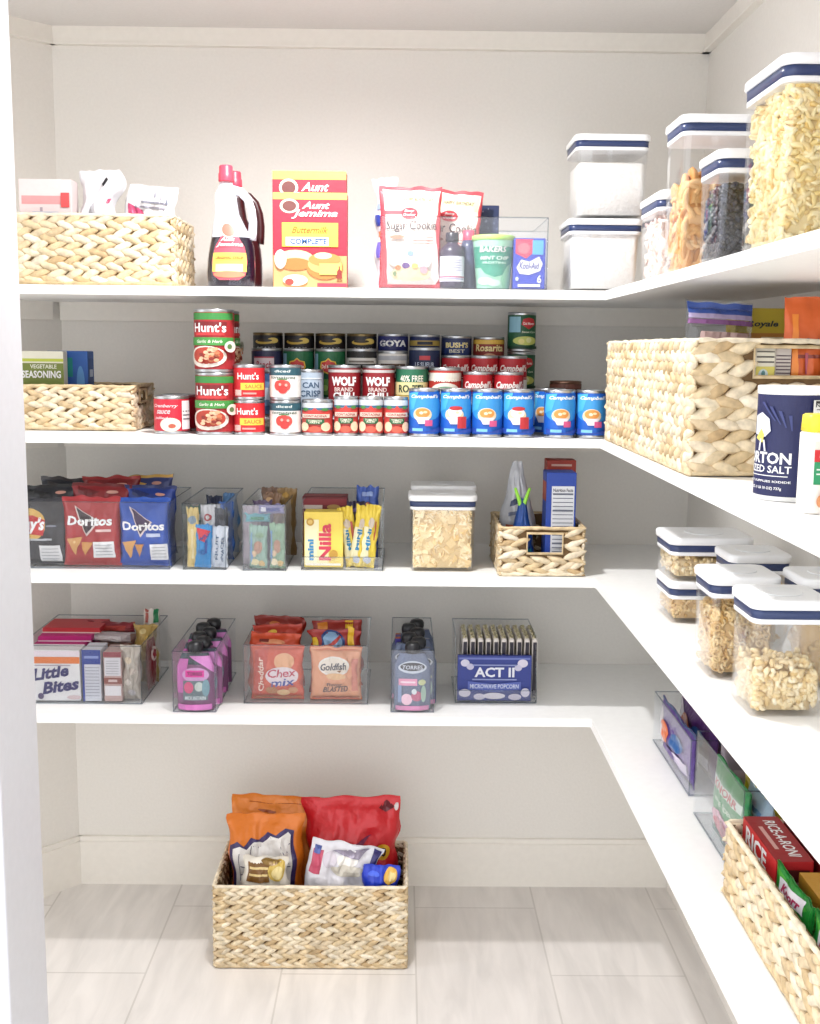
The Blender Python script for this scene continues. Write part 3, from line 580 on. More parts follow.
paste = [band(.5, 1, '#d23436'), band(.19, .38, '#e04a4c'), band(.48, .16, '#efe3d2'), ('r', .5, .49, .8, .20, '#2f7a44'), ('t', 'PASTE', .5, .49, .6, .13, '#f5f2dc'), band(.83, .18, '#f6ecdc'), ('t', "Hunt's", .5, .76, .72, .22, '#ffffff')]
sm = [band(.5, 1, '#d5262f'), ('t', "Hunt's", .5, .72, .66, .24, '#ffffff'), ('r', .62, .36, .7, .24, '#f4d34e'), ('t', 'SAUCE', .66, .36, .5, .13, '#c77b34'), ('r', .2, .14, .2, .2, '#e9c0b8'), ('r', .55, .12, .4, .06, '#f0a59c')]
c = can('tomato_sauce_can', 'small red tomato sauce can with yellow band, lower of two stacked', (X(249, -.385), -.385, Z2+E_), .0335, .0735, '#d5262f', sm, 'small red tomato sauce cans')
dup(c, (X(249, -.385)+.0006, -.385, Z2+.0746), 'small red tomato sauce can with yellow band, upper of two stacked', rz=.06)
wt = [band(.5, 1, '#f3f2ee'), band(.88, .26, '#2f5a68'), ('t', 'diced', .5, .90, .5, .09, '#e4ecea', .1), ('t', 'tomatoes', .5, .68, .76, .09, '#5a6a5c', .2), ('e', .40, .40, .30, .36, '#d8453e'), ('e', .60, .40, .30, .36, '#e0524a'), ('e', .52, .27, .28, .30, '#cf3c38'), ('e', .5, .55, .22, .12, '#d8453e'), ('r', .5, .62, .3, .04, '#5d8a55'), ('e', .44, .44, .08, .1, '#f2b0a4'), ('e', .62, .42, .08, .1, '#f2b0a4')]
c = can('diced_tomato_can', 'white can printed with red tomatoes and a teal top band, lower of two stacked', (X(285.5, -.385), -.385, Z2+E_), .0335, .0735, '#f3f2ee', wt, 'white cans of diced tomatoes')
dup(c, (X(285.5, -.385), -.385, Z2+.0746), 'white can printed with red tomatoes and a teal top band, upper of two stacked', rz=-.1)
pst = [band(.5, 1, '#cf4a44'), band(.88, .24, '#d9dfe6'), band(.80, .07, '#3e6d8c'), ('p', [(.08, .72), (.3, .66), (.5, .84), (.7, .66), (.92, .72), (.92, .55), (.08, .55)], '#d9423c'), ('e', .2, .78, .2, .1, '#4b8a4a'), ('e', .8, .78, .2, .1, '#4b8a4a'), ('r', .5, .56, .84, .13, '#e9d9c9'), ('t', 'CONTADINA', .5, .56, .7, .08, '#a83232'),
       ('r', .5, .37, .56, .17, '#2f6b44'), ('t', 'TOMATO', .5, .40, .42, .07, '#f4f0d8'), ('t', 'PASTE', .5, .34, .3, .05, '#f4f0d8'), ('e', .5, .12, .4, .2, '#e8604c'), ('e', .2, .2, .24, .3, '#f2cfb0'), ('e', .8, .2, .24, .3, '#f2cfb0')]
can('tomato_can', 'wider can with a red tomato label, left of the slim tomato paste cans', (X(317.5, -.385), -.385, Z2+E_), .0330, .0755, '#cf4a44', pst, 'tomato label cans in the front row', rz=-.1)
c = None
for i, px in enumerate((346.3, 371.2, 396)):
    l = ('slim tomato paste can in the front row, left of three', 'slim tomato paste can in the front row, middle of three', 'slim tomato paste can in the front row, right of three beside the blue cans')[i]
    if c is None: c = can('tomato_paste_can', l, (X(px, -.39), -.39, Z2+E_), .0258, .083, '#cf4a44', pst, 'slim tomato paste cans')
    else: dup(c, (X(px, -.39), -.39, Z2+E_), l, rz=.1*i-.1)

# stepped riser that carries the rear rows
xr0, xr1 = X(251, -.315), X(531, -.315)
t = thing('can_riser', 'stepped white can riser standing behind the front row of cans', 'can rack', ((xr0+xr1)/2, -.245, Z2+E_)); W_ = xr1-xr0; rc = mat('#e9ebee', 'plastic')
t2 = -W_/2+.001
for k, (yy, zz, x1_) in enumerate(((-.070, .034, W_/2), (.0005, .069, W_/2), (.0725, .105, W_/2-.075))):
    MB().box((t2+x1_)/2, yy, zz-.004, x1_-t2, .068, .004, rc, b=.001).build('step', t)
    for xx in (t2+.003, x1_-.003): MB().box(xx, yy, 0, .005, .060, zz-.0042, rc).build('leg', t)
T1, T2, T3 = Z2+.0352, Z2+.0702, Z2+.1062
y1_, y2_, y3_ = -.3145, -.2445, -.1725
wolf = [band(.5, 1, '#8e1420'), band(.94, .06, '#c9c2c0'), ('r', .5, .30, 1.0, .03, '#d9b8b0'), ('t', 'WOLF', .5, .72, .72, .20, '#ffffff', 0, 0, .05), ('t', 'BRAND', .5, .545, .55, .09, '#f1dcd6'), ('t', 'CHILI', .5, .41, .62, .15, '#ffffff', 0, 0, .04), ('e', .5, .12, .7, .2, '#b5432c')]
can('crisp_can', 'pale blue-grey can with dark lettering standing behind the white tomato cans', (X(308, y1_), y1_, T1), .0345, .103, '#aebfd2', [band(.5, 1, '#b4c3d4'), ('t', 'CAN', .62, .70, .5, .14, '#33506e'), ('t', 'CRISP', .6, .50, .62, .15, '#33506e'), ('r', .5, .86, .9, .03, '#dfe7ee')], 'cans on the lowest riser step')
can('corn_can', 'dark blue can almost hidden behind the small red and white stacks', (X(273, y1_), y1_, T1), .0345, .100, '#3e5f8a', [band(.5, .6, '#6f8fb6'), ('r', .4, .5, .6, .3, '#c9d6e4')], 'cans on the lowest riser step')
c = can('chili_can', 'dark red chili can with white block letters, left of two', (X(344.5, y1_), y1_, T1), .0355, .113, '#8e1420', wolf, 'dark red chili cans')
dup(c, (X(378.5, y1_), y1_, T1), 'dark red chili can with white block letters, right of two', rz=-.05)
can('rotel_can', 'green and yellow can of tomatoes with chilies between the chili and broth cans', (X(411.5, y1_), y1_, T1), .0350, .112, '#1f6b4c', [band(.5, 1, '#1f6b4c'), ('t', '40% FREE', .5, .80, .7, .14, '#f4efe0'), band(.58, .28, '#efe2a4'), ('t', 'RO-TEL', .5, .58, .78, .17, '#1d3b2e', 0, 0, .03), band(.38, .1, '#e3ba4c'), ('e', .5, .2, .6, .3, '#c9402e')], 'cans on the lowest riser step')
can('broth_can', 'red and white broth can with an oval picture on the lowest riser step', (X(444.5, y1_), y1_, T1), .0355, .110, '#c93a2c', [band(.5, 1, '#b8322a'), band(.86, .18, '#e9e2d6'), ('t', 'Swanson', .5, .80, .7, .10, '#f8f0e4', .3), ('e', .5, .52, .86, .42, '#f3efe2'), ('e', .5, .50, .7, .30, '#6f9a7c'), ('t', 'Skyline', .5, .52, .6, .18, '#ffffff', .2, 0, .04)], 'cans on the lowest riser step')
camp = [band(.5, 1, '#b51a26'), ('t', "Campbell's", .5, .74, .88, .22, '#fdf4f0', .35, 0, .035), band(.52, .02, '#e5c8c0'), band(.24, .48, '#efece6'), ('e', .5, .5, .2, .17, '#c9a24c')]
c = can('soup_can', 'red soup can on the lowest riser step, left of two', (X(477.5, y1_), y1_, T1), .0328, .1015, '#b51a26', camp, 'red soup cans with white script')
dup(c, (X(508, y1_), y1_, T1), 'red soup can on the lowest riser step, right of two', rz=.08)
for i, px in enumerate((455.5, 483.5, 511.5)): dup(c, (X(px, y2_), y2_, T2), 'red soup can on the middle riser step, '+('left of three', 'middle of three', 'right of three')[i], rz=.06*i-.08)
G = 'cans on the middle riser step'
can('bean_can', 'navy can with a pale pink label panel, left end of the middle riser step', (X(267, y2_), y2_, T2), .0338, .113, '#272a4c', [band(.5, 1, '#2b2d50'), ('r', .46, .70, .66, .34, '#f0dfe4'), ('r', .46, .86, .66, .03, '#c24a5c'), ('r', .46, .54, .66, .03, '#c24a5c'), ('t', 'Ranch', .46, .70, .5, .16, '#c24a5c', .2)], G)
dm = [band(.5, 1, '#15653c'), ('r', .04, .78, .22, .34, '#8fb7cf'), ('p', [(.22, .66), (.26, .78), (.4, .8), (.5, .86), (.6, .8), (.74, .78), (.78, .66), (.7, .56), (.5, .50), (.3, .56)], '#e9c23e'), ('p', [(.26, .66), (.29, .76), (.42, .78), (.5, .83), (.58, .78), (.71, .76), (.74, .66), (.67, .58), (.5, .53), (.33, .58)], '#cf3a34'), ('t', 'Del Monte', .5, .67, .42, .085, '#fdf0e4'), ('e', .5, .22, .7, .36, '#6aa048'), ('e', .4, .2, .2, .14, '#a9cf6c'), ('e', .62, .24, .2, .14, '#8fbf5a')]
c = can('vegetable_can', 'green vegetable can with a red shield, left of two on the middle riser step', (X(298.5, y2_), y2_, T2), .0338, .113, '#15653c', dm, 'green vegetable cans with red shields')
dup(c, (X(330, y2_), y2_, T2), 'green vegetable can with a red shield, right of two on the middle riser step', rz=-.05)
wb = [band(.5, 1, '#e9e6e0'), band(.93, .14, '#1c1a1c'), ('r', .5, .60, .9, .26, '#2c2522'), ('t', 'Beans', .5, .60, .6, .16, '#d8cbb4', .1), ('r', .5, .78, .8, .04, '#8d857c')]
can('black_bean_can', 'white can with a black top band and brown panel, left of the sweet bean can', (X(361.5, y2_), y2_, T2), .0335, .114, '#e9e6e0', wb, G)
can('pinto_bean_can', 'white and brown bean can just below the navy can with white capitals', (X(392.5, y2_), y2_, T2), .0335, .110, '#e4e0da', [band(.5, 1, '#e4e0da'), band(.9, .1, '#b4b6bc'), ('r', .5, .66, .8, .22, '#4a3122'), ('t', 'Hatch', .5, .66, .6, .16, '#e8d8b8', .1), ('r', .5, .40, .8, .1, '#8a5a34')], G)
can('pea_can', 'dark navy can with a small red badge and green lettering on the middle riser step', (X(424, y2_), y2_, T2), .0350, .118, '#15244c', [band(.5, 1, '#15244c'), ('r', .5, .84, .34, .09, '#c83a44'), ('t', 'LE SUEUR', .5, .70, .6, .10, '#c9d4e8'), ('t', 'PEAS', .5, .55, .5, .12, '#7fb06a', .2), ('e', .5, .3, .6, .3, '#3a6a3c')], G)
G = 'cans on the top riser step'
gold = [band(.5, 1, '#1d1a1e'), ('e', .44, .86, .62, .12, '#d9b44a'), ('e', .70, .885, .34, .13, '#e9cb68'), ('e', .44, .885, .5, .07, '#3a2f1e'), ('t', 'BEANS', .5, .70, .6, .08, '#c9c6c8'), ('r', .5, .3, .8, .3, '#5a3a2a')]
c = None
for i, px in enumerate((268.5, 299.5, 330.5, 361.5)):
    l = 'black can with a gold swoosh on the top riser step, '+('leftmost of four', 'second from the left', 'third from the left', 'rightmost of four')[i]
    if c is None: c = can('black_can', l, (X(px, y3_), y3_, T3), .0345, .112, '#1d1a1e', gold, 'black cans with gold swooshes', top='#7b6a48')
    else: dup(c, (X(px, y3_), y3_, T3), l, rz=.1*i-.15)
can('goya_can', 'navy can with large white capitals on the top riser step', (X(392.5, y3_), y3_, T3), .0352, .113, '#1c2468', [band(.5, 1, '#1c2468'), ('t', 'GOYA', .5, .84, .84, .15, '#ffffff', 0, 0, .05), ('r', .5, .5, .8, .3, '#7a2a2c')], G)
can('gold_band_can', 'navy can with a gold band right of the navy can with white capitals', (X(424, y3_), y3_, T3), .0350, .112, '#1a2a5c', [band(.5, 1, '#1a2a5c'), band(.86, .12, '#b79c4c'), ('r', .5, .86, .5, .07, '#2a2a3c')], G)
can('baked_bean_can', 'navy baked bean can with cream lettering and a pale oval on the top riser step', (X(455.5, y3_), y3_, T3), .0350, .110, '#1e2c58', [band(.5, 1, '#1e2c58'), ('e', .5, .70, .8, .44, '#2b3f78'), ('t', "BUSH'S", .5, .84, .72, .13, '#efdf9c', 0, 0, .04), ('t', 'BEST', .5, .70, .5, .08, '#e9e4cc'), ('e', .5, .55, .5, .14, '#c9b06a')], G)
can('refried_bean_can', 'dark red can with yellow lettering at the right of the top riser step', (X(487.5, y3_), y3_, T3), .0360, .108, '#7c2a22', [band(.5, 1, '#8a2c24'), band(.94, .1, '#d9b04a'), ('t', 'Rosarita', .5, .80, .84, .17, '#f4e3a4', .1, 0, .03), ('e', .5, .55, .5, .24, '#d9a07c')], G)
corn = [band(.5, 1, '#1c5a38'), ('r', .16, .72, .3, .46, '#8fc0d4'), ('p', [(.34, .72), (.4, .88), (.6, .92), (.8, .88), (.86, .72), (.6, .58)], '#c9343a'), ('t', 'Del Monte', .6, .75, .4, .08, '#fff0e8'), ('t', 'Sweet Corn', .6, .50, .5, .06, '#dfe8cc', .2), ('e', .5, .24, .8, .26, '#c9cf6c'), ('e', .35, .22, .2, .16, '#e6dc8c'), ('e', .6, .26, .2, .16, '#dfe0a0'), ('r', .5, .04, 1, .08, '#123d28')]
c = None
for i in range(3):
    l = 'green corn can in the tall column at the right of the riser, '+('bottom', 'middle', 'top')[i]+' of three'
    if c is None: c = can('corn_can', l, (X(520, -.165), -.165, Z2+E_), .0325, .0895, '#1c5a38', corn, 'green corn cans in one column')
    else: dup(c, (X(520, -.165), -.165, Z2+E_+.0901*i), l, rz=.1*i)
kid = [band(.5, 1, '#1c62c8'), ('e', .5, .62, 1.0, .62, '#3a9be6'), ('p', [(.02, .96), (.3, .99), (.16, .60), (.0, .5)], '#4fb7f0'), ('t', "Campbell's", .5, .88, .82, .11, '#f2f7ff', .35, 0, .03), ('e', .44, .46, .56, .34, '#f3d9b4'), ('e', .44, .50, .44, .22, '#e79a4c'), ('e', .40, .50, .12, .07, '#f8e8c8'), ('e', .52, .52, .12, .06, '#f8e0b0'),
       ('p', [(.22, .40), (.66, .40), (.56, .24), (.32, .24)], '#ece9f4'), ('r', .62, .26, .22, .14, '#d8588e'), ('p', [(.05, .16), (.5, .06), (.98, .18), (.98, .04), (.05, .03)], '#2d4fae'), ('r', .3, .10, .3, .07, '#7fc4f2')]
kid2 = [x for x in kid]; kid2[5] = ('e', .46, .52, .42, .24, '#f4f4f6'); kid2[6] = ('e', .48, .62, .40, .10, '#c02c34'); kid2[9] = ('r', .66, .28, .26, .28, '#c6343c')
can('picture_soup_can', 'bright blue kids soup can, first of the row of four', (X(424.5, -.387), -.387, Z2+E_), .0333, .1015, '#1c62c8', kid, 'bright blue soup cans in front')
c1 = [o for o in sc.objects if o.name.startswith('picture_soup_can')][0]
c2 = can('picture_soup_can', 'bright blue kids soup can with a red patch, second of the row of four', (X(456, -.387), -.387, Z2+E_), .0333, .1015, '#1c62c8', kid2, 'bright blue soup cans in front')
dup(c1, (X(487.5, -.387), -.387, Z2+E_), 'bright blue kids soup can, third of the row of four', rz=.05)
dup(c2, (X(518.5, -.387), -.387, Z2+E_), 'bright blue kids soup can with a red patch, last of the row of four', rz=-.04)
dup(c1, (X(560, -.387), -.387, Z2+E_), 'bright blue kids soup can left of the last one, apart from the row of four', rz=.1)
dup(c1, (X(592, -.387), -.387, Z2+E_), 'bright blue kids soup can nearest to the big basket', rz=.0)
dup(c1, (X(550, -.310), -.310, Z2+E_), 'bright blue kids soup can mostly hidden behind the two beside the big basket', rz=-.5)
br = [band(.5, 1, '#4a2420'), band(.95, .1, '#7a4a3c')]
c = can('brown_can', 'brown-topped can behind the blue soup cans, its lid just showing', (X(565, -.235), -.235, Z2+E_), .036, .116, '#4a2420', br, 'brown cans behind the blue soup cans', top='#8a6a58')

# big basket on the right arm of shelf 2
BW = .285
basket('woven_basket', 'large woven basket on the right side of the second shelf', (.4285+BW/2, -.782, Z2+E_), BW, .680, .203, row=.031, pitch=.034, seed=6, hole={'f': (.088, .195, .148, .192)}, thick=.014, group='woven baskets')
zb = Z2+.0085
cx, w, h = S(690, 751, 301, -1.0, zb)
bag('zip_bag', 'clear zip bag with a blue zip strip in the large basket', (.487, -1.00, zb), .108, h, .045, FILM, [('r', .5, .955, .97, .07, '#3d5aa8'), ('r', .5, .905, .97, .03, '#b9a9cc'), ('r', .5, .87, .97, .03, '#8a5a8c'), ('r', .55, .74, .7, .14, '#c9a9a4'), ('e', .7, .70, .5, .16, '#b06a5c'), ('e', .4, .66, .4, .12, '#e0cfc4')], seed=12, amp=.006, ry=.05, rx=-.04)
cx, w, h = S(747, 792, 310, -1.05, zb)
carton('yellow_box', 'yellow box with dark lettering, upright in the large basket', (.573, -.945, zb), .085, .045, h+.006, '#d8bf3c', [('r', .5, .90, .96, .18, '#d9c23c'), ('t', 'Royale', .52, .895, .6, .05, '#2c3a3c', .2, 0, .03), ('r', .5, .82, .96, .04, '#c98a3a'), ('r', .75, .80, .5, .03, '#efe3b8')], rz=.06)
cx, w, h = S(756, 776, 336, -1.09, zb)
carton('spice_box', 'cream and yellow box seen through the handle hole of the large basket', (X(766, -1.11, 350), -1.095, zb), .029, .03, .188, '#efe9d6', [('r', .5, .86, .9, .012, '#4c4640'), ('r', .5, .90, .9, .012, '#4c4640'), ('r', .5, .94, .9, .008, '#4c4640'), ('r', .5, .76, .96, .13, '#dfd36a'), ('e', .4, .76, .5, .09, '#c9dce0'), ('e', .4, .77, .2, .05, '#5a8a8c')])
carton('broth_box', 'box with printed grey lines behind the handle hole of the large basket', (X(784.5, -1.11, 350), -1.092, zb), .024, .03, .182, '#d9cfc6', [('r', .5, .94-k*.028, .9, .010, '#5d4a52') for k in range(9)])
bag('cheese_bag', 'orange bag rising out of the near end of the large basket', (.610, -1.09, zb), .085, .258, .030, '#e0662a', [('r', .5, .66, .9, .02, '#8a3a2c'), ('t', 'Goldfish', .6, .74, .6, .05, '#6a4a6c', .2), ('r', .16, .5, .10, .8, '#f08a2c'), ('r', .36, .62, .06, .12, '#b04a5a')], seed=13, amp=.003)
bag('pasta_packet', 'beige packet at the right inside the large basket', (.672, -1.08, zb), .05, .195, .03, '#cdbb8c', [('r', .5, .8, .6, .06, '#efe4c4')], seed=14, amp=.003)

# salt and seasoning
t = thing('salt_canister', 'round navy salt canister with a white lid in front of the large basket', 'canister', (.492, -1.362, Z2+E_), 0)
MB().lathe([(.0405, 0), (.0412, .001), (.0412, .1395), (.0405, .141), (.037, .1405)], mat('#f4f4f2'), 48).build('canister_body', t)
def mps(x, y, o): a = (x-.5)*PI; return ((.0414+o)*math.sin(a), -(.0414+o)*math.cos(a), .006+y*.1265)
lb = MB(); lb.art([('r', .18, .5, 1.3, 1, '#1b2156'), ('r', .93, .5, .78, 1, '#1b2156'), ('t', 'MORTON', .085, .375, .66, .115, '#ffffff', 0, 0, .03), ('t', 'IODIZED SALT', .09, .265, .66, .072, '#ffffff', 0, 0, .015), ('r', .08, .20, .62, .008, '#ffffff'), ('t', 'THIS SALT SUPPLIES IODIDE', .10, .145, .64, .022, '#ffffff'), ('t', 'NET WT 26 OZ. (1 LB 10 OZ) 737g', .06, .075, .56, .035, '#ffffff', 0, 0, .02),
        ('p', [(.0, .60), (.0, .78), (.10, .82), (.19, .76), (.21, .64), (.15, .58)], '#e9ebf4'), ('p', [(.02, .56), (.10, .66), (.14, .60), (.12, .52)], '#f2e26a'), ('p', [(.07, .44), (.09, .56), (.105, .56), (.095, .44)], '#e9ebf4'), ('p', [(.15, .44), (.13, .55), (.15, .55), (.17, .44)], '#e9ebf4')]
       +[('p', [(.1+k*.09, .92-k*.04), (.13+k*.09, .92-k*.04), (.26+k*.05, .74-k*.03), (.25+k*.05, .74-k*.03)], '#3c4580') for k in range(4)]+[('r', .86, .5, .56, .9, '#f4f4f2'), ('r', .86, .93, .52, .025, '#1a1a1a'), ('t', 'Nutrition Facts', .84, .90, .48, .035, '#1a1a1a')]+[('r', .86, .86-k*.05, .5, .008, '#444444') for k in range(12)], mps, .05, .00022)
lb.build('paper_label', t)
MB().lathe([(.0418, .132), (.0424, .133), (.0424, .1415), (.041, .1425), (.0385, .1418)], mat('#f7f7f5', 'plastic'), 48).build('lid', t)
def shaker(label, x, y, w, h):
    t = thing('seasoning_shaker', label, 'seasoning', (x, y, Z2+E_), 0, 'seasoning shakers'); r = w/2
    s = MB(); s.rbox(0, 0, w, w, r*.55, [(0, -.001), (.002, 0), (h*.80, 0), (h*.83, -.003)], mat('#f2efe9', 'plastic'), n=5)
    s.art([('r', .5, .88, .98, .10, '#f0ece4'), ('r', .5, .74, .98, .16, '#dc3038'), ('t', "Lawry's", .55, .74, .7, .08, '#ffffff', .2), ('r', .5, .58, .98, .16, '#2a9a68'), ('r', .22, .50, .42, .28, '#2f9e6a'), ('r', .25, .50, .3, .02, '#e9f4ec'), ('r', .25, .56, .3, .02, '#e9f4ec'), ('e', .62, .20, .7, .30, '#e58a58'), ('r', .6, .16, .6, .10, '#c8343c'), ('e', .3, .14, .3, .16, '#e9a070')], lambda x_, y_, o: ((x_-.5)*(w-.012), -w/2-o, .003+y_*h*.76)); s.build('shaker_body', t)
    MB().rbox(0, 0, w-.001, w-.001, r*.55, [(h*.82, -.002), (h*.825, 0), (h*.985, -.001), (h, -.004)], mat('#f5dd3a', 'plastic'), n=5).build('cap', t)
shaker('seasoning shaker with yellow cap, red and green label, right beside the salt canister', .4860, -1.482, .042, .114)
shaker('second yellow-capped shaker, cut off by the right edge of the picture', .4820, -1.575, .046, .115)
# ================================================================== SHELF 3
bin_('clear bin of chip bags at the left end of the third shelf', X(30, -.37, 560), X(169.5, -.37, 560), -.37, Z3+E_, d=.27, h=.148)
zb = Z3+.004
sticker = lambda x, y, w=.34, h=.24: [('r', x, y, w, h, '#f2f2f4')]+[('r', x, y+h*.3-k*h*.2, w*.8, .008, '#8f959f') for k in range(4)]
def chips(base, dark):
    return [('p', [(.22, .88), (.68, .66), (.44, .44)], '#e8d8d4'), ('p', [(.26, .855), (.64, .665), (.44, .48)], dark), ('t', 'Doritos', .50, .665, .80, .135, '#ffffff', 0, 0, .035), ('r', .74, .53, .26, .035, '#e9c8c4'), ('p', [(.08, .40), (.36, .44), (.22, .16)], '#e0a765'), ('p', [(.34, .36), (.56, .36), (.40, .16)], '#d89a58'), ('e', .22, .36, .06, .04, '#f4cf96')]+sticker(.74, .25, .36, .24)
cx, w, h = S(-2, 55, 492, -.355, zb)
bag('chip_bag', 'black potato chip bag with a yellow disc at the front left of the chip bin', (X(36, -.34), -.338, zb), .125, .148, .036, '#3a3b44', [('e', .34, .62, .60, .48, '#f0c368'), ('p', [(.04, .72), (.12, .50), (.60, .46), (.64, .68), (.40, .76)], '#cf2f34'), ('t', "Lay's", .38, .61, .50, .24, '#ffffff', .2, 0, .04), ('r', .5, .40, .5, .03, '#c9cdd6'), ('e', .75, .6, .2, .03, '#8b90a0')]+sticker(.70, .18, .38, .26), seed=21, group='chip bags in the chip bin')
bag('chip_bag', 'red tortilla chip bag in the middle front of the chip bin', (X(88, -.345), -.343, zb), .128, .153, .036, '#b8353c', chips('r', '#3a2a34'), seed=22, group='chip bags in the chip bin')
bag('chip_bag', 'blue tortilla chip bag at the front right of the chip bin', (X(142, -.345), -.343, zb), .114, .152, .036, '#2355b8', chips('b', '#3a2450')[:2]+[('t', 'Doritos', .50, .60, .84, .125, '#ffffff', 0, 0, .035), ('r', .70, .47, .26, .05, '#c9d4ee'), ('p', [(.06, .36), (.36, .40), (.22, .12)], '#e0a765'), ('p', [(.34, .34), (.52, .34), (.40, .14)], '#d89a58')]+sticker(.80, .22, .34, .24), seed=23, group='chip bags in the chip bin')
for k, (px, yy, wd, hh, c, tp, lb, r) in enumerate([
    (52, -.285, .12, .172, '#24262e', '#0f1116', 'black chip bag standing behind the front black one, its sealed top showing', -.05), (62, -.225, .13, .180, '#20242e', '#3a3436', 'rearmost black chip bag at the left back of the chip bin', .06),
    (98, -.290, .13, .176, '#8d1a22', '#6d1218', 'dark red chip bag behind the front red one', .03), (112, -.235, .13, .186, '#7a1219', '#a02a2c', 'rearmost dark red chip bag in the chip bin', -.03),
    (146, -.290, .115, .172, '#17388e', '#1d2c66', 'blue chip bag behind the front blue one', .04), (150, -.200, .115, .186, '#35407a', '#e0b25a', 'blue and yellow chip bag at the right back of the chip bin', -.04)]):
    bag('chip_bag', lb, (X(px, yy), yy, zb), wd, hh, .036, c, [('p', [(.1, .96), (.5, .9), (.3, .84), (.12, .88)], tp), ('e', .7, .9, .2, .04, '#d9a090')], seed=31+k, group='chip bags in the chip bin', amp=.007, top=tp, ry=r)

def wrap(name, label, x, y, z, w, h, t, c, art=(), seed=1, ry=0, rx=0, rz=0, group=None, amp=.003, cat='snack packet'):
    return bag(name, label, (x, y, z), w, h, t, c, art, rz, rx, ry, seed, group, cat, amp)
g3 = 'small snacks in the first narrow bin'
bin_('first narrow clear bin on the third shelf, right of the chip bin', X(182.5, -.37, 560), X(226, -.37, 560), -.37, Z3+E_, d=.28, h=.146)
B2x = X(204, -.36)
wrap('snack_stick', 'cream and yellow snack stick at the left of the first narrow bin', X(190.5, -.355), -.352, zb, .026, .132, .012, '#e9cf8a', [('e', .5, .8, .7, .14, '#8fa4b4'), ('r', .5, .4, .2, .5, '#f4e4b4')], 41, group=g3)
wrap('snack_pouch', 'blue and red snack pouch in front in the first narrow bin', X(200, -.358), -.3565, zb, .036, .096, .010, '#2f8fd0', [('p', [(.05, .92), (.9, .86), (.6, .60), (.2, .66)], '#d83a48'), ('t', 'MINI', .55, .72, .6, .10, '#2a3c8c', .1, .2), ('t', 'FIG', .4, .36, .4, .1, '#1f4f9c'), ('r', .7, .5, .14, .3, '#254d9c')], 42, ry=.05, group=g3)
wrap('snack_packet', 'grey and white snack packet with sideways lettering in the first narrow bin', X(216.5, -.356), -.3545, zb, .036, .092, .010, '#d2d8e2', [('t', 'FRUIT', .35, .5, .62, .16, '#5a6f8c', 0, 90), ('t', 'SNACKS', .70, .45, .6, .16, '#49607e', 0, 90)], 43, ry=.05, group=g3)
wrap('snack_packet', 'white snack packet with a red ring upright behind the pouches of the first narrow bin', X(206, -.335), -.331, zb, .034, .135, .012, '#e9ebf0', [('e', .5, .80, .5, .12, '#b84452'), ('e', .5, .80, .3, .07, '#f2f0f0')], 44, group=g3)
wrap('snack_packet', 'dark grey snack packet at the upper right of the first narrow bin', X(219, -.335), -.331, zb, .030, .128, .012, '#50545e', [('e', .5, .85, .6, .1, '#23262e')], 45, group=g3)
for k, (dx, y, c, lb) in enumerate(((-.03, -.27, '#2c6a66', 'teal packet'), (0, -.27, '#d9dde6', 'white packet'), (.028, -.26, '#3f6fc0', 'bright blue packet'), (-.01, -.19, '#2a3454', 'navy packet'), (.026, -.17, '#5f8fc4', 'light blue packet'))):
    wrap('snack_packet', lb+' standing at the back of the first narrow bin', B2x+dx, y, zb, .036, .125+.004*k, .014, c, [('r', .5, .8, .6, .1, '#aab8c8')], 50+k, group=g3, amp=.005)
g3 = 'snack bars in the second narrow bin'
bin_('second narrow clear bin on the third shelf, holding bars in patterned wrappers', X(242.5, -.375, 560), X(286, -.375, 560), -.375, Z3+E_, d=.28, h=.146)
leaf = lambda c: [('e', .3, .15, .5, .16, c), ('e', .7, .12, .4, .14, '#c9a45c'), ('e', .5, .5, .5, .3, '#a8765a'), ('e', .6, .78, .5, .14, '#6f8f6a'), ('e', .3, .35, .3, .14, '#d0b08a'), ('r', .12, .5, .1, .7, '#5a86b8')]
wrap('snack_bar', 'upright green and brown bar at the left of the second narrow bin', X(257, -.360), -.359, zb, .040, .095, .012, '#7fa090', leaf('#e0cf9a'), 61, group=g3)
wrap('snack_bar', 'upright green and brown bar at the right of the second narrow bin', X(276.5, -.360), -.359, zb, .034, .100, .012, '#7a9c7c', leaf('#e8d8b0'), 62, group=g3)
wrap('snack_bar', 'teal snack bar lying across the upright bars of the second narrow bin', X(256, -.350), -.340, zb+.100, .055, .018, .016, '#5fb4c0', [('r', .5, .5, .6, .4, '#2f8c6a')], 63, group=g3)
wrap('snack_bar', 'violet and white snack bar lying on top at the front of the second narrow bin', X(270, -.350), -.340, zb+.119, .058, .020, .016, '#8d86b8', [('r', .5, .5, .7, .4, '#4a4f9c'), ('r', .2, .5, .2, .5, '#e6e4f0')], 64, group=g3)
wrap('snack_bar', 'pale bar standing just behind the teal one in the second narrow bin', X(250, -.325), -.316, zb, .040, .132, .014, '#b8a8b4', [('e', .5, .8, .5, .14, '#8c6f84')], 65, group=g3)
for k, (px, y, h, c, d, lb) in enumerate(((262, -.270, .138, '#6a5878', '#d8c6c0', 'violet and cream'), (272, -.245, .152, '#8a6a52', '#d9b48a', 'brown and tan'), (287, -.200, .158, '#9a7a4a', '#c49a4a', 'golden'), (270, -.190, .158, '#7d5f4c', '#b89078', 'dark brown'))):
    wrap('snack_bar', lb+' bar wrapper upright at the back of the second narrow bin', X(px, y), y, zb, .042, h, .016, c, [('e', .4, .9, .4, .08, d), ('e', .7, .8, .3, .08, d)], 70+k, group=g3, amp=.006)
bin_('wide clear bin with a low front lip, holding yellow cookie packages', X(301, -.365, 560), X(383, -.365, 560), -.365, Z3+E_, d=.27, h=.150, fh=.030)
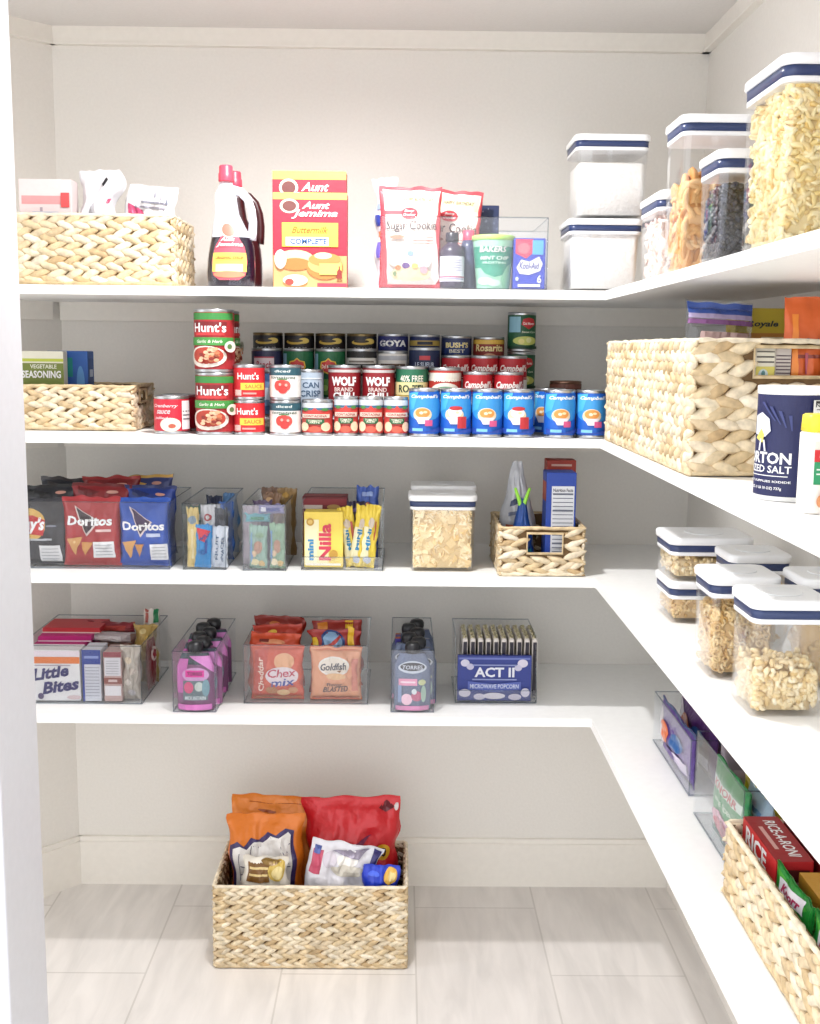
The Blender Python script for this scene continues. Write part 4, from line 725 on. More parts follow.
cx, w, h = S(303, 342, 512, -.350, zb)
carton('cookie_box', 'yellow cookie box with sideways red lettering at the front left of the lipped bin', (cx+.002, -.325, zb), w, .045, h, '#f3d75c', [('r', .20, .45, .36, .82, '#f7efc4'), ('r', .48, .35, .3, .6, '#f6e9b0'), ('t', 'Nilla', .54, .46, .66, .32, '#d23a54', 0, 90, .04), ('t', 'mini', .17, .32, .38, .15, '#3a8fc4', 0, 90, .04), ('e', .16, .82, .20, .14, '#c99a3c'), ('e', .76, .24, .22, .16, '#c99a3c'), ('e', .16, .82, .12, .08, '#e4c06a'), ('r', .5, .06, .9, .04, '#efe9d8')])
cx, w, h = S(302, 347, 497, -.27, zb)
carton('cookie_box', 'dark red cookie box standing behind the yellow cookie box', (cx, -.235, zb), w, .06, h, '#6e1c24', [('r', .5, .92, .96, .10, '#8e2830'), ('r', .25, .84, .4, .06, '#d9c9c0'), ('e', .7, .84, .3, .08, '#b08a4a')], topart=[('r', .5, .5, .9, .5, '#9c2f34')])
yel = [('r', .3, .4, .5, .5, '#f4edc4'), ('t', 'MINI', .42, .45, .34, .26, '#2f86b8', 0, 90, .04), ('e', .5, .72, .4, .16, '#d8c9b8'), ('e', .5, .12, .5, .12, '#b7bccb'), ('r', .8, .6, .1, .3, '#b04a34')]
for k, (px, rr_) in enumerate(((350.5, -.16), (359, .15), (370, .12))):
    wrap('cookie_packet', 'yellow cookie packet '+('leaning left against the yellow box', 'leaning right, middle of the three', 'leaning right, nearest the right wall of the lipped bin')[k], X(px-(-4 if k == 0 else 3), -.33), -.325-.006*k, zb, .034, .135+.003*k, .012, '#efd34a', yel, 81+k, ry=rr_, rz=0, group='yellow cookie packets')
wrap('snack_packet', 'blue packet with a pointed top behind the yellow cookie packets', X(368, -.24), -.235, zb, .050, .168, .02, '#3c5cb0', [('e', .5, .74, .5, .12, '#2a2f5c'), ('e', .5, .76, .2, .06, '#c06a4c'), ('r', .5, .9, .5, .06, '#8fa4d8')], 85)
wrap('snack_packet', 'dark violet packet behind the middle yellow cookie packet', X(356, -.275), -.270, zb, .040, .138, .014, '#2c2344', [('e', .5, .86, .6, .06, '#6a5a9c')], 86)

a = at(408, 572, y=-.372)
p = pop('container of square crackers with a white lid, front one on the third shelf', a.x, -.372, Z3+E_, .150, .105, .170)
scatter('square_crackers', 'small square crackers filling the front cracker container', p, .150, .105, .128, 420, mk_square, crack, 12)
p = pop('container behind the front cracker container, only its lid showing', a.x+.006, -.252, Z3+E_, .150, .105, .176)
scatter('square_crackers', 'small square crackers in the container behind the front one', p, .150, .105, .130, 60, mk_square, crack, 13)

t = basket('woven_basket', 'small woven basket with a front handle opening on the third shelf', (.3065, -.293, Z3+E_), .182, .226, .108, row=.025, pitch=.036, seed=8, hole={'f': (.058, .135, .050, .094)}, group='woven baskets')
zb = Z3+.008
cx, w, h = S(547, 577, 473, -.375, zb)
carton('blue_box', 'tall blue box with a white nutrition panel in the small basket', (cx+.001, -.335, zb), w, .065, h, '#2347a8', [('r', .56, .46, .76, .80, '#e9ebf0'), ('t', 'Nutrition Facts', .56, .82, .66, .035, '#2a2c34')]+[('r', .56, .78-k*.042, .68, .008 if k % 4 else .018, '#6a7080') for k in range(15)], left=[('r', .5, .8, .9, .2, '#b04a34'), ('r', .5, .4, .6, .3, '#3a5cc0')])
carton('red_box', 'red-brown box just showing behind the tall blue box', (X(563, -.25), -.235, zb), .066, .05, Z3*0+.231, '#a63424', [('r', .5, .95, .7, .02, '#d9b4a8')], topart=[('r', .5, .5, .8, .4, '#8a2418')])
bag('white_bag', 'white chip bag narrowing to the top at the left in the small basket', (X(519, -.27), -.265, zb), .090, .228, .05, '#c9ccd2', [('p', [(.2, .62), (.6, .66), (.6, .60), (.22, .56)], '#56607e'), ('p', [(.2, .5), (.5, .53), (.5, .50), (.2, .46)], '#7a839c'), ('r', .3, .36, .3, .05, '#c46a4c')], seed=91, amp=.008)
b_ = sc.objects['white_bag']
for v in b_.data.vertices: q = max(0, v.co.z/.228-.35)/.65; v.co.x *= 1-.78*q; v.co.y *= 1-.4*q
bag('blue_pouch', 'dark blue folded pouch closed with a green clip in the small basket', (X(525, -.355), -.350, zb), .064, .155, .04, '#1f4a94', [('t', 'FRESH', .5, .45, .5, .05, '#b7c4e4', .1), ('r', .5, .2, .8, .2, '#2f8f9c'), ('r', .5, .55, .4, .02, '#c9d4ee')], seed=92, amp=.005)
b_ = sc.objects['blue_pouch']
for v in b_.data.vertices: q = max(0, v.co.z/.155-.25)/.75; v.co.x *= 1-.82*q; v.co.y *= 1-.5*q
t = thing('bag_clip', 'bright green clip pinching the dark blue pouch', 'clip', (X(525, -.355), -.351, zb+.148), 0)
for sx in (-1, 1): MB().tube([(sx*.004, 0, -.012), (sx*.006, 0, 0), (sx*.016, 0, .030)], [.004, .0045, .003], mat('#9be04a', 'plastic'), 8).build('clip_arm', t)

G = 'white-lidded containers on the third shelf right arm'
def P3(label, x, y, w, d, h, z=Z3+E_): return pop(label, x-.004, y, z, w, d, h+(.006 if h > .1 else .002), G)
p = P3('lower container of the far stack of two on the right arm of the third shelf', .4865, -.822, .150, .128, .075)
scatter('small_beans', 'speckled tan grains in the lower container of the far stack', p, .150, .128, .044, 240, mk_flake(oatm, .7), oatm, 21)
p = P3('upper container of the far stack of two on the right arm of the third shelf', .4840, -.824, .152, .130, .077, Z3+.0785)
scatter('tan_grain', 'pale grains in the upper container of the far stack', p, .152, .130, .036, 200, mk_flake(crack, .7), crack, 22)
p = P3('container with a flat white lid right behind the ring cereal container', .543, -.985, .105, .105, .150)
scatter('brown_oats', 'brown grains in the container behind the ring cereal', p, .105, .105, .10, 120, mk_flake(oatm), oatm, 23)
p = P3('container of small ring cereal in the middle of the right arm of the third shelf', .4625, -1.162, .108, .108, .150)
scatter('ring_cereal', 'small ring-shaped cereal in the middle container', p, .108, .108, .092, 420, mk_ring, oatm, 24)
p = P3('container at the right edge of the picture, behind the nearest container', .581, -1.215, .105, .105, .158)
scatter('twisted_snack', 'tan snack pieces in the container at the right edge', p, .105, .105, .11, 120, mk_curl, oatm, 25)
p = P3('nearest container on the third shelf, half full of small curly pasta', .4690, -1.338, .108, .108, .155)
scatter('curly_pasta', 'small pale curly pasta in the nearest container', p, .108, .108, .056, 420, mk_shell, crack, 26, top=.014)

# ================================================================== SHELF 4
zb = Z4+.004
bin_('wide clear bin at the left end of the lowest shelf, holding muffin and bar boxes', X(20, -.358, 690), X(142, -.358, 690), -.358, Z4+E_, d=.29, h=.134)
cx, w, h = S(18, 79, 650, -.348, zb)
carton('muffin_box', 'white box with an orange stripe and dark blue lettering in the wide bin', (cx, -.322, zb), w, .05, h, '#f3f1f3', [('r', .5, .80, 1, .13, '#f0803c'), ('r', .5, .93, 1, .10, '#f4e6f0'), ('t', 'Little', .52, .56, .60, .24, '#27246e', .15, .18, .04), ('t', 'Bites', .68, .30, .60, .24, '#27246e', .15, .18, .04), ('r', .5, .70, .7, .02, '#b8a8b4'), ('e', .35, .10, .10, .12, '#4a3c6c'), ('e', .9, .08, .24, .08, '#d8c0c4')])
cx, w, h = S(81.5, 100, 650, -.348, zb)
carton('bar_box', 'blue-topped white box standing between the muffin box and the brown box', (cx, -.315, zb), w, .065, h, '#dfe0ea', [('r', .5, .86, 1, .28, '#24409c'), ('r', .5, .86, .8, .05, '#8fa2dc'), ('r', .06, .5, .12, 1, '#24409c')]+[('r', .55, .66-k*.06, .76, .01, '#8a8ea4') for k in range(10)])
cx, w, h = S(103, 121, 652, -.348, zb)
carton('bar_box', 'brown and white snack bar box in the wide bin of the lowest shelf', (cx, -.315, zb), w, .065, h, '#c9a8a4', [('r', .5, .70, .9, .36, '#e9e6ec'), ('r', .5, .42, 1, .12, '#8f4a44'), ('r', .5, .42, .5, .05, '#d9c0bc'), ('r', .5, .22, .9, .2, '#ece8ec'), ('r', .5, .95, 1, .1, '#9c4450')]+[('r', .5, .82-k*.05, .7, .008, '#8c8894') for k in range(6)])
wrap('snack_bag', 'clear bag of pale snacks at the right front of the wide bin', X(131.5, -.33, 690), -.325, zb, .042, .125, .03, '#c9bfb4', [('e', .4, .75, .4, .12, '#e6d4bc'), ('e', .6, .55, .4, .12, '#ded0c4'), ('e', .4, .35, .4, .12, '#e9e1d8'), ('e', .6, .15, .4, .12, '#cfc9cc')], 101, amp=.006)
top = zb+.115
for k, (x0, x1, Y, zz, c, c2, lb) in enumerate(((30, 86, -.30, 0, '#d8489c', '#e88ac0', 'lowest pink box'), (37, 88, -.26, .013, '#c8207c', '#e9c6dc', 'middle magenta box'), (44, 96, -.22, .026, '#c41f7c', '#f0d4e4', 'upper magenta box'), (52, 108, -.17, .039, '#c22a34', '#f0d8d0', 'topmost red box'))):
    xa_, xb_ = X(x0, Y, 640), X(x1, Y, 640)
    carton('flat_snack_box', lb+' of the flat ones stacked on top in the wide bin', ((xa_+xb_)/2, -.245+k*.018, zb+.089+zz), xb_-xa_, .15-.02*k, .0125, c, [('r', .5, .5, 1, .5, c), ('r', .5, .12, 1, .22, c2)], group='flat boxes stacked in the wide bin', rz=(.03, -.02, .02, 0)[k])
carton('snack_box', 'plain card box under the flat pink boxes in the wide bin', (X(62, -.25, 650), -.210, zb), .13, .16, .0885, '#b8a49c', [('r', .5, .5, .8, .6, '#c9b8b0')])
carton('snack_box', 'card box holding up the foil bars in the wide bin', (X(114, -.22, 650), -.1975, zb), .07, .14, .0995, '#a06a58', [('r', .5, .5, .8, .6, '#c9b8b0')])
for k, (px, y, z_, rz, c, lb) in enumerate(((108, -.225, .105, -.15, '#b3a6a8', 'silver and red foil bar lying at the front'), (112, -.18, .118, -.1, '#8c2a34', 'dark red foil bar lying at the back'))):
    bag('snack_bar', lb+' on top of the wide bin contents', (X(px, y, 640), y, zb+z_), .115, .024, .028, c, [('r', .5, .5, .7, .5, '#d9d2d4' if k == 0 else '#b8443c')], rz=rz, seed=110+k, cat='snack bar')
wrap('snack_bag', 'golden brown snack bag at the right back of the wide bin', X(146, -.20, 640), -.195, zb, .055, .140, .04, '#b99a54', [('e', .4, .9, .3, .08, '#e4cf94'), ('e', .65, .8, .3, .08, '#d8b55c')], 112, amp=.009)
wrap('snack_packet', 'small striped green, white and red packet at the back right of the wide bin', X(151, -.125, 612), -.12, zb, .040, .160, .02, '#e6ded4', [('r', .25, .9, .2, .2, '#c4685c'), ('r', .8, .9, .3, .2, '#1f8a54')], 113)
wrap('snack_packet', 'dark red and white packet against the right wall of the wide bin', X(150, -.245, 650), -.240, zb, .05, .118, .012, '#8e1f2c', [('e', .5, .7, .7, .3, '#e9d4cc'), ('e', .5, .7, .5, .2, '#a8283a')], 114, rz=PI/2-.1)

def pouch(label, loc, c, art, seed, group, capc='#17181d', rz=0, h=.127, w=.082):
    t = thing('fruit_pouch', label, 'fruit pouch', loc, rz, group)
    off = seed*3.7
    def surf(x, y, sg, o=0):
        pr = max(0, 1-(2*x-1)**2)**.45*(math.sin(PI*min(1, y*.5+.02))**.0)*(1-y*.55); n_ = noise.noise(Vector((x*5+off, y*4, sg*3)))*.003
        we = w*(1-.30*max(0, y-.75)/.25)
        return ((x-.5)*we, sg*(.017*pr+.0008+o+max(0, n_)), y*h)
    mb = MB(); mb.grid(lambda u, v: surf(u, v, -1), 14, 14, mat(c, 'foil')); mb.grid(lambda u, v: surf(u, v, 1), 14, 14, mat(c, 'foil'), flip=True)
    P = [(i/14, 0) for i in range(14)]+[(1, i/14) for i in range(14)]+[(1-i/14, 1) for i in range(14)]+[(0, 1-i/14) for i in range(14)]
    mb.loft([[surf(u, v, -1) for u, v in P], [surf(u, v, 1) for u, v in P]], mat(c, 'foil'), (0, 0))
    if art: mb.art(art, lambda x, y, o: surf(x, y, -1, o+.0008), .06, .0004, 'foil')
    mb.build('pouch_body', t)
    MB().lathe([(.005, h-.006), (.005, h+.003)], mat('#e9e9ee', 'plastic'), 14).build('spout', t)
    MB().lathe([(.008, h-.002), (.0155, h+.001), (.0172, h+.008), (.0172, h+.016), (.014, h+.0225), (.007, h+.025)], mat(capc, 'plastic'), 20).build('cap', t)
    return t
def pouches(binx, y0, n, labelbase, c, art, seed, G, z, special=None, w=.082):
    p0 = pouch(labelbase+', front one with its printed face', (binx, y0, z), c, art, seed, G, w=w)
    rn = random.Random(seed); k = 1
    for i in range(1, n):
        dup(p0, (binx+(.012 if i % 2 else -.006)+rn.uniform(-.002, .002), y0+.0355*i, z+.0015*i), labelbase+', '+('second', 'third', 'fourth', 'fifth', 'sixth')[i-1]+' black cap from the front', rz=rn.uniform(-.1, .1))
pk = [('r', .5, .9, 1, .2, '#3c4a54'), ('p', [(.3, .95), (1, .95), (1, .65), (.7, .8)], '#e08ad0'), ('r', .15, .6, .3, .6, '#c86ab0'), ('e', .52, .62, .72, .26, '#d9a4d4'), ('r', .5, .64, .5, .12, '#f03ca8'), ('t', 'TORRES', .5, .64, .4, .06, '#4a1c44', .1), ('r', .52, .35, .66, .34, '#6f8088'), ('e', .34, .40, .26, .2, '#e0608c'), ('e', .62, .42, .24, .16, '#c9d2cc'), ('t', 'MOUNTAIN', .52, .22, .56, .07, '#dfe9ee', .1), ('r', .5, .06, .9, .10, '#e27cc8'), ('e', .8, .4, .2, .3, '#7fa4b0')]
xb = (X(172.5, -.41, 700)+X(216, -.41, 700))/2
bin_('narrow clear bin of pink fruit pouches with black caps on the lowest shelf', X(172.5, -.41, 700), X(216, -.41, 700), -.41, Z4+E_, d=.30, h=.138)
pouches(xb, -.386, 6, 'pink fruit pouch in the left narrow bin', '#8a5a80', pk, 120, 'pink fruit pouches in the left narrow bin', zb)
bin_('wide clear bin of chip mix and cracker bags on the lowest shelf', X(243.5, -.346, 690), X(368, -.346, 690), -.346, Z4+E_, d=.27, h=.136)
cm = [('r', .5, .5, .96, .96, '#d8502c'), ('p', [(.06, .9), (.34, .95), (.2, .1), (.06, .1)], '#c8402c'), ('t', 'Cheddar', .18, .48, .62, .11, '#f6d9c8', .1, 90, .02), ('e', .64, .72, .4, .3, '#e8a878'), ('e', .60, .46, .66, .34, '#ead8dc'), ('t', 'Chex', .60, .52, .56, .15, '#c0284c', .1, .06, .015), ('t', 'mix', .62, .35, .46, .14, '#283c9c', .1, .08, .012), ('e', .40, .20, .24, .14, '#b8743c'), ('e', .62, .16, .26, .12, '#ddb07c'), ('e', .82, .2, .2, .12, '#c98a58'), ('r', .5, .06, .9, .05, '#c4682c')]
bag('snack_mix_bag', 'orange-red snack mix bag at the front left of the wide cracker bin', (X(277.5, -.325, 690), -.318, zb), .120, .128, .034, '#cf4a2c', cm, seed=131, amp=.003)
gf = [('r', .5, .5, .96, .96, '#e8a078'), ('e', .46, .66, .62, .36, '#f4ece4'), ('e', .46, .66, .56, .30, '#f0e2d2'), ('t', 'Goldfish', .45, .66, .52, .13, '#4a4450', .2, .06, .03), ('e', .5, .48, .4, .12, '#eab988'), ('p', [(.52, .58), (.62, .60), (.60, .55)], '#8a5a34'), ('t', 'flavor', .48, .33, .3, .06, '#6a4a44'), ('t', 'BLASTED', .5, .24, .5, .11, '#4c3434', .3, .05), ('r', .88, .5, .12, .6, '#d8806c'), ('r', .5, .04, .9, .05, '#d8704c')]
bag('cracker_bag', 'pale orange cracker bag with a white oval, front right of the cracker bin', (X(336, -.325, 690), -.318, zb), .118, .124, .034, '#dd7a50', gf, seed=132, amp=.003)
for k, (px, y, h, c, lb, r, art) in enumerate((
    (274, -.272, .142, '#d24a22', 'orange-red crumpled bag, second row left', .03, [('e', .5, .86, .5, .12, '#e89a6c'), ('e', .7, .8, .16, .1, '#e9c04c'), ('r', .3, .9, .2, .04, '#7a2418')]), (280, -.228, .152, '#b8341c', 'dark orange crumpled bag, third row left', -.04, [('e', .4, .9, .2, .06, '#e9c04c'), ('e', .65, .84, .2, .1, '#8e2418')]),
    (276, -.180, .160, '#8e2418', 'red-brown crumpled bag at the back left', .05, [('e', .4, .9, .2, .06, '#d97a3c')]),
    (335, -.268, .150, '#a02a24', 'dark red bag with a blue disc and yellow bars', 0, [('e', .45, .82, .50, .36, '#28427c'), ('e', .45, .84, .40, .26, '#8fb4d8'), ('p', [(.3, .76), (.6, .94), (.64, .9), (.34, .72)], '#c4443c'), ('r', .82, .88, .12, .3, '#e9b928'), ('p', [(.0, .88), (.12, .90), (.2, .6), (.08, .6)], '#e9c02c'), ('t', 'CHEEZ', .5, .66, .5, .06, '#2a1c24')]),
    (339, -.215, .160, '#9a261c', 'dark red bag with yellow bars at the back right', -.03, [('r', .75, .92, .16, .14, '#eec12c'), ('r', .2, .92, .2, .1, '#e08a2c')]))):
    bag('snack_bag', lb+' of the cracker bin', (X(px, y, 650), y, zb), .116, h, .034, c, art, seed=141+k, amp=.008, ry=r, group='crumpled snack bags in the wide cracker bin')
xb = (X(390.5, -.40, 700)+X(434, -.40, 700))/2
bin_('narrow clear bin of dark fruit pouches beside the popcorn bin', X(390.5, -.40, 700), X(434, -.40, 700), -.40, Z4+E_, d=.30, h=.142)
bk = [('r', .5, .5, 1, 1, '#64708c'), ('e', .5, .76, .78, .22, '#c9d0dc'), ('e', .5, .77, .68, .15, '#23242c'), ('t', 'TORRES', .5, .76, .56, .07, '#c9cdd8', .1), ('r', .38, .50, .5, .12, '#e89ab8'), ('r', .38, .50, .4, .03, '#f6dce6'), ('e', .76, .50, .2, .1, '#c9cf9c'), ('e', .35, .20, .3, .2, '#eec4d4'), ('e', .62, .26, .3, .18, '#b85a7c'), ('e', .8, .3, .14, .3, '#a8c4b4'), ('e', .55, .34, .14, .1, '#d6dfe2'), ('r', .5, .05, .9, .08, '#d48ab4'), ('r', .16, .3, .1, .3, '#8a9cc0')]
pouches(xb, -.376, 6, 'grey fruit pouch in the right narrow bin', '#5d6580', bk, 150, 'dark fruit pouches in the right narrow bin', zb)
carton('orange_packet', 'orange and violet packet wedged at the left inside the right narrow bin', (xb-.033, -.262, zb), .012, .05, .135, '#c4642c', [('r', .5, .94, 1, .12, '#3a2f8c')], topart=[('r', .5, .5, .9, .4, '#3a2f8c')])

bin_('clear bin of microwave popcorn at the right of the lowest shelf', X(455, -.33, 690), X(537, -.33, 690), -.33, Z4+E_, d=.20, h=.148, fh=.030)
cx, w, h = S(458, 532, 651, -.322, zb)
pc = [('r', .5, .5, 1, 1, '#2d3d8e'), ('r', .5, .94, .96, .04, '#6f7cc0'), ('e', .10, .84, .12, .16, '#d6d4e6'), ('e', .17, .76, .1, .14, '#c6c4de'), ('e', .88, .84, .14, .18, '#dcd6e6'), ('e', .82, .74, .1, .14, '#c9c6de'), ('t', 'ACT II', .50, .64, .54, .22, '#e9ecf6', 0, 0, .03), ('r', .5, .48, .6, .03, '#8f9ace'), ('r', .5, .80, .6, .03, '#8f9ace'), ('p', [(.14, .44), (.5, .38), (.86, .44), (.86, .26), (.5, .20), (.14, .26)], '#5565b4'), ('t', 'MICROWAVE POPCORN', .5, .33, .66, .10, '#cfd6ee', 0, 0, .02), ('e', .1, .18, .16, .18, '#d9d2e0'), ('e', .3, .10, .16, .14, '#cfc9dc'), ('e', .5, .12, .3, .14, '#e0dae4'), ('e', .78, .1, .18, .14, '#d2cbde'), ('e', .92, .2, .12, .2, '#dcd6e6')]
carton('popcorn_box', 'dark blue popcorn packet lying flat against the front of the popcorn bin', (cx, -.314, zb), w, .012, h-.012, '#2d3d8e', pc)
n = 10; x0 = X(460, -.25, 650); x1 = X(536, -.25, 650)
proto = None
for k in range(n):
    x = x0+(x1-x0)*(k+.5)/n
    lb = 'folded popcorn bag standing on edge, '+('first', 'second', 'third', 'fourth', 'fifth', 'sixth', 'seventh', 'eighth', 'ninth', 'last')[k]+' from the left in the popcorn bin'
    if proto is None:
        mb = MB(); mb.box(0, 0, 0, .0125, .13, .140, mat('#e6dfd8'), b=.003); mb.box(0, -.0652, .004, .0086, .001, .128, mat('#231c2c')); mb.box(0, 0, .1395, .007, .12, .0015, mat('#b5a882'))
        for q in range(8): mb.box(-.003+.006*(q % 2), -.055+q*.015, .138, .005, .012, .006, mat('#c9c19c'), b=.002)
        proto = mb.build('popcorn_bag', None, (x, -.235, zb)); tag(proto, lb, 'popcorn bag', 'folded popcorn bags')
    else: o = proto.copy(); COL.objects.link(o); o.location = (x, -.235, zb); o['label'] = lb

# right arm of the lowest shelf
def side(o, x, y, z): o.location = (x, y, z); return o
bin_('far clear bin on the right arm of the lowest shelf, with violet snack pouches', .525, .700, -.855, Z4+E_, d=.29, h=.105)
vi = [('p', [(.1, .9), (.4, .6), (.3, .2), (.1, .3)], '#e9dfe8'), ('e', .35, .55, .3, .4, '#e87a4c'), ('e', .7, .6, .3, .3, '#3a6aa8'), ('r', .8, .3, .3, .2, '#e0d4ea'), ('e', .5, .25, .3, .2, '#5a3a8c')]
for k, (x, y, h, c, lb) in enumerate(((.541, -.705, .098, '#6a4a9c', 'violet and white snack pouch nearest the aisle'), (.585, -.69, .112, '#5a3272', 'violet and orange snack pouch, middle of three'), (.625, -.69, .120, '#8c3a3c', 'dark red snack pouch, farthest from the aisle,'))):
    bag('snack_pouch', lb+' in the far bin of the lowest shelf', (x, y, zb), .26, h, .028, c, vi, rz=-PI/2, seed=161+k, amp=.004, top='#2c6a8c' if k == 0 else '#4a2a5c', group='violet snack pouches', rx=0)
bin_('near clear bin on the right arm of the lowest shelf, with green and yellow packets', .514, .700, -1.195, Z4+E_, d=.265, h=.150)
gp = [('r', .5, .5, 1, 1, '#1f8f4c'), ('r', .5, .74, .9, .12, '#d8e8dc'), ('t', 'KNORR', .5, .74, .7, .10, '#c42a34', .1, 0, .03), ('t', 'RICE SIDES', .5, .56, .5, .06, '#e9f4e0'), ('e', .5, .28, .8, .34, '#d9a0b4'), ('e', .4, .24, .4, .2, '#c8506c'), ('e', .6, .3, .3, .2, '#9c3a54'), ('r', .5, .06, .96, .12, '#1c6c6a')]
bag('rice_pouch', 'green side dish pouch with a red name, nearest the aisle in the near bin', (.536, -1.075, zb), .17, .128, .024, '#1f8f4c', gp, rz=-PI/2, seed=171, amp=.003)
bag('blue_packet', 'light blue packet behind the green pouch in the near bin', (.562, -1.130, zb), .12, .118, .02, '#bcd3e6', [('e', .5, .6, .5, .3, '#e4eef4'), ('e', .4, .3, .4, .2, '#8fb4d8'), ('r', .5, .8, .6, .06, '#6a94c0')], rz=-PI/2, seed=172)
bag('yellow_packet', 'bright yellow packet with a flared top in the near bin', (.592, -1.055, zb), .10, .135, .02, '#efd62c', [('e', .5, .6, .4, .3, '#f8ec7c')], rz=-PI/2+.3, seed=173, amp=.008, group='yellow packets in the near bin')
bag('yellow_packet', 'second bright yellow packet with dark green edges, farther from the aisle', (.640, -1.080, zb), .10, .140, .02, '#e6cf2c', [('r', .1, .5, .14, 1, '#2c5a2c'), ('e', .5, .6, .4, .3, '#f4e668')], rz=-PI/2+.2, seed=174, amp=.008, group='yellow packets in the near bin')
bag('clear_packet', 'grey translucent packet at the far end of the near bin', (.61, -.965, zb), .13, .145, .02, '#8d8088', [('r', .5, .5, .7, .3, '#b09aa4')], rz=0, seed=175)

basket('woven_basket', 'large woven basket nearest the camera on the lowest shelf, with rice and pasta', (.4865+.112, -1.515, Z4+E_), .224, .61, .112, row=.028, pitch=.036, seed=10, thick=.013, group='woven baskets')
zb4 = Z4+.008
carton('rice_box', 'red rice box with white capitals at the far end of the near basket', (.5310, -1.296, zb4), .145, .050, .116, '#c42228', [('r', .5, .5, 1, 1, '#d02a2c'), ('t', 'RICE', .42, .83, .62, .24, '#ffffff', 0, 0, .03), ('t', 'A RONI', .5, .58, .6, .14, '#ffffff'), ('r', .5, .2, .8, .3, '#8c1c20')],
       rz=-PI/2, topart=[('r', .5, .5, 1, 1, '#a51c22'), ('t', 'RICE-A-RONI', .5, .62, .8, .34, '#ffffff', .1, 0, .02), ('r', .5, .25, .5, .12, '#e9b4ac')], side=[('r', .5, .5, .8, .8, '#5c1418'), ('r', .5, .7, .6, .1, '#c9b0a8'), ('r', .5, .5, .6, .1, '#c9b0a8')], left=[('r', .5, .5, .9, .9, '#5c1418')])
carton('rice_box', 'darker red rice box just behind the one with white capitals', (.590, -1.296, zb4), .145, .05, .121, '#8c1a1e', [('r', .5, .5, .8, .8, '#8c1a1e')], rz=-PI/2, topart=[('r', .5, .5, 1, 1, '#7c161a'), ('r', .8, .5, .2, .3, '#c9a89c')])
pa = [('r', .5, .5, 1, 1, '#c98f2c')]+[('p', [(x, y), (x+.16*c_, y+.16*s_), (x+.16*c_-.03*s_, y+.16*s_+.03*c_), (x-.03*s_, y+.03*c_)], cc) for x, y, c_, s_, cc in [(rr.uniform(.02, .8), rr.uniform(.05, .8), math.cos(a_), math.sin(a_), rr.choice(['#e6b548', '#f0cc6c', '#b87a20', '#dca23c'])) for a_ in [rr.uniform(-.3, 1.3) for _ in range(44)]]]
carton('pasta_box', 'golden pasta box with a dark oval window in the near basket', (.600, -1.470, zb4), .17, .05, .128, '#c98f2c', pa+[('e', .75, .72, .3, .22, '#2a2420'), ('e', .75, .72, .22, .14, '#7a5a3a')], rz=-PI/2, topart=[('r', .5, .5, 1, 1, '#d29c34'), ('e', .6, .5, .4, .7, '#3a2c20')], left=pa)
carton('pasta_box', 'golden pasta box with a blue oval badge in front of the dark-windowed one', (.550, -1.462, zb4), .15, .04, .110, '#c98f2c', pa+[('e', .30, .70, .42, .44, '#1c2f9c'), ('e', .30, .70, .3, .22, '#e9ecf6'), ('t', 'Kraft', .30, .70, .22, .1, '#c42a34', .2)], rz=-PI/2, topart=[('r', .5, .5, 1, 1, '#d29c34')], left=[('r', .5, .5, 1, 1, '#c98f2c')])
kn = [('r', .5, .5, 1, 1, '#1f8a34'), ('p', [(.05, .95), (.9, .9), (.6, .7), (.2, .8)], '#4caf3c'), ('p', [(.16, .90), (.80, .95), (.84, .80), (.20, .74)], '#ece9f0'), ('t', 'Knorr', .5, .845, .5, .10, '#b02a5c', .2, .06, .03), ('p', [(.1, .5), (.9, .56), (.92, .53), (.12, .47)], '#b0246c')]
bag('knorr_pouch', 'green pouch with a white name plate against the aisle side of the near basket', (.511, -1.430, zb4), .13, .117, .014, '#1f8a34', kn, rz=-PI/2, seed=181, amp=.002, group='green pouches in the near basket', rx=0)
bag('knorr_pouch', 'second green pouch, nearer the camera in the near basket', (.511, -1.566, zb4), .13, .117, .014, '#1f8a34', kn, rz=-PI/2, seed=182, amp=.002, group='green pouches in the near basket')
for o in [o for o in sc.objects if o.name.startswith('knorr_pouch')]: o.name = 'side_dish_pouch'

# ================================================================== FLOOR BASKET
basket('woven_basket', 'large woven basket on the floor full of chip bags', ((X(212, -.412, 960)+X(408, -.412, 960))/2, -.292, E_), .436, .235, .199, row=.0225, pitch=.026, seed=12, group='woven baskets')
fz = .010; FX = lambda px, y: X(px, y, 850)
og = [('t', 'Tostitos', .5, .93, .3, .03, '#8e3a14', .1)]
bag('orange_chip_bag', 'orange bag standing at the back left of the floor basket', (FX(275, -.21), -.204, fz), .215, .318, .05, '#e8862a', [('r', .5, .95, .6, .012, '#b85a18'), ('e', .4, .90, .2, .02, '#9c4a1c')], seed=201, amp=.014, ry=.03)
bag('orange_chip_bag', 'orange and white bag with a dark zigzag border in front of the plain orange one', (FX(268, -.28), -.285, fz), .185, .308, .055, '#e27a1e', [('p', [(.02, .76), (.12, .80), (.22, .77), (.32, .84), (.44, .82), (.54, .88), (.66, .86), (.78, .90), (.90, .88), (.92, .60), (.90, .1), (.04, .1)], '#3a2c60'), ('p', [(.06, .74), (.16, .77), (.26, .75), (.36, .81), (.48, .80), (.58, .855), (.7, .84), (.82, .875), (.86, .85), (.86, .60), (.84, .1), (.08, .1)], '#f2eeea'),
     ('r', .5, .62, .68, .008, '#4a4560'), ('r', .5, .5, .008, .3, '#4a4560'), ('p', [(.30, .62), (.32, .78), (.328, .78), (.308, .62)], '#4a4560'), ('p', [(.12, .5), (.16, .72), (.168, .72), (.13, .5)], '#4a4560')], seed=202, amp=.012, ry=-.01)
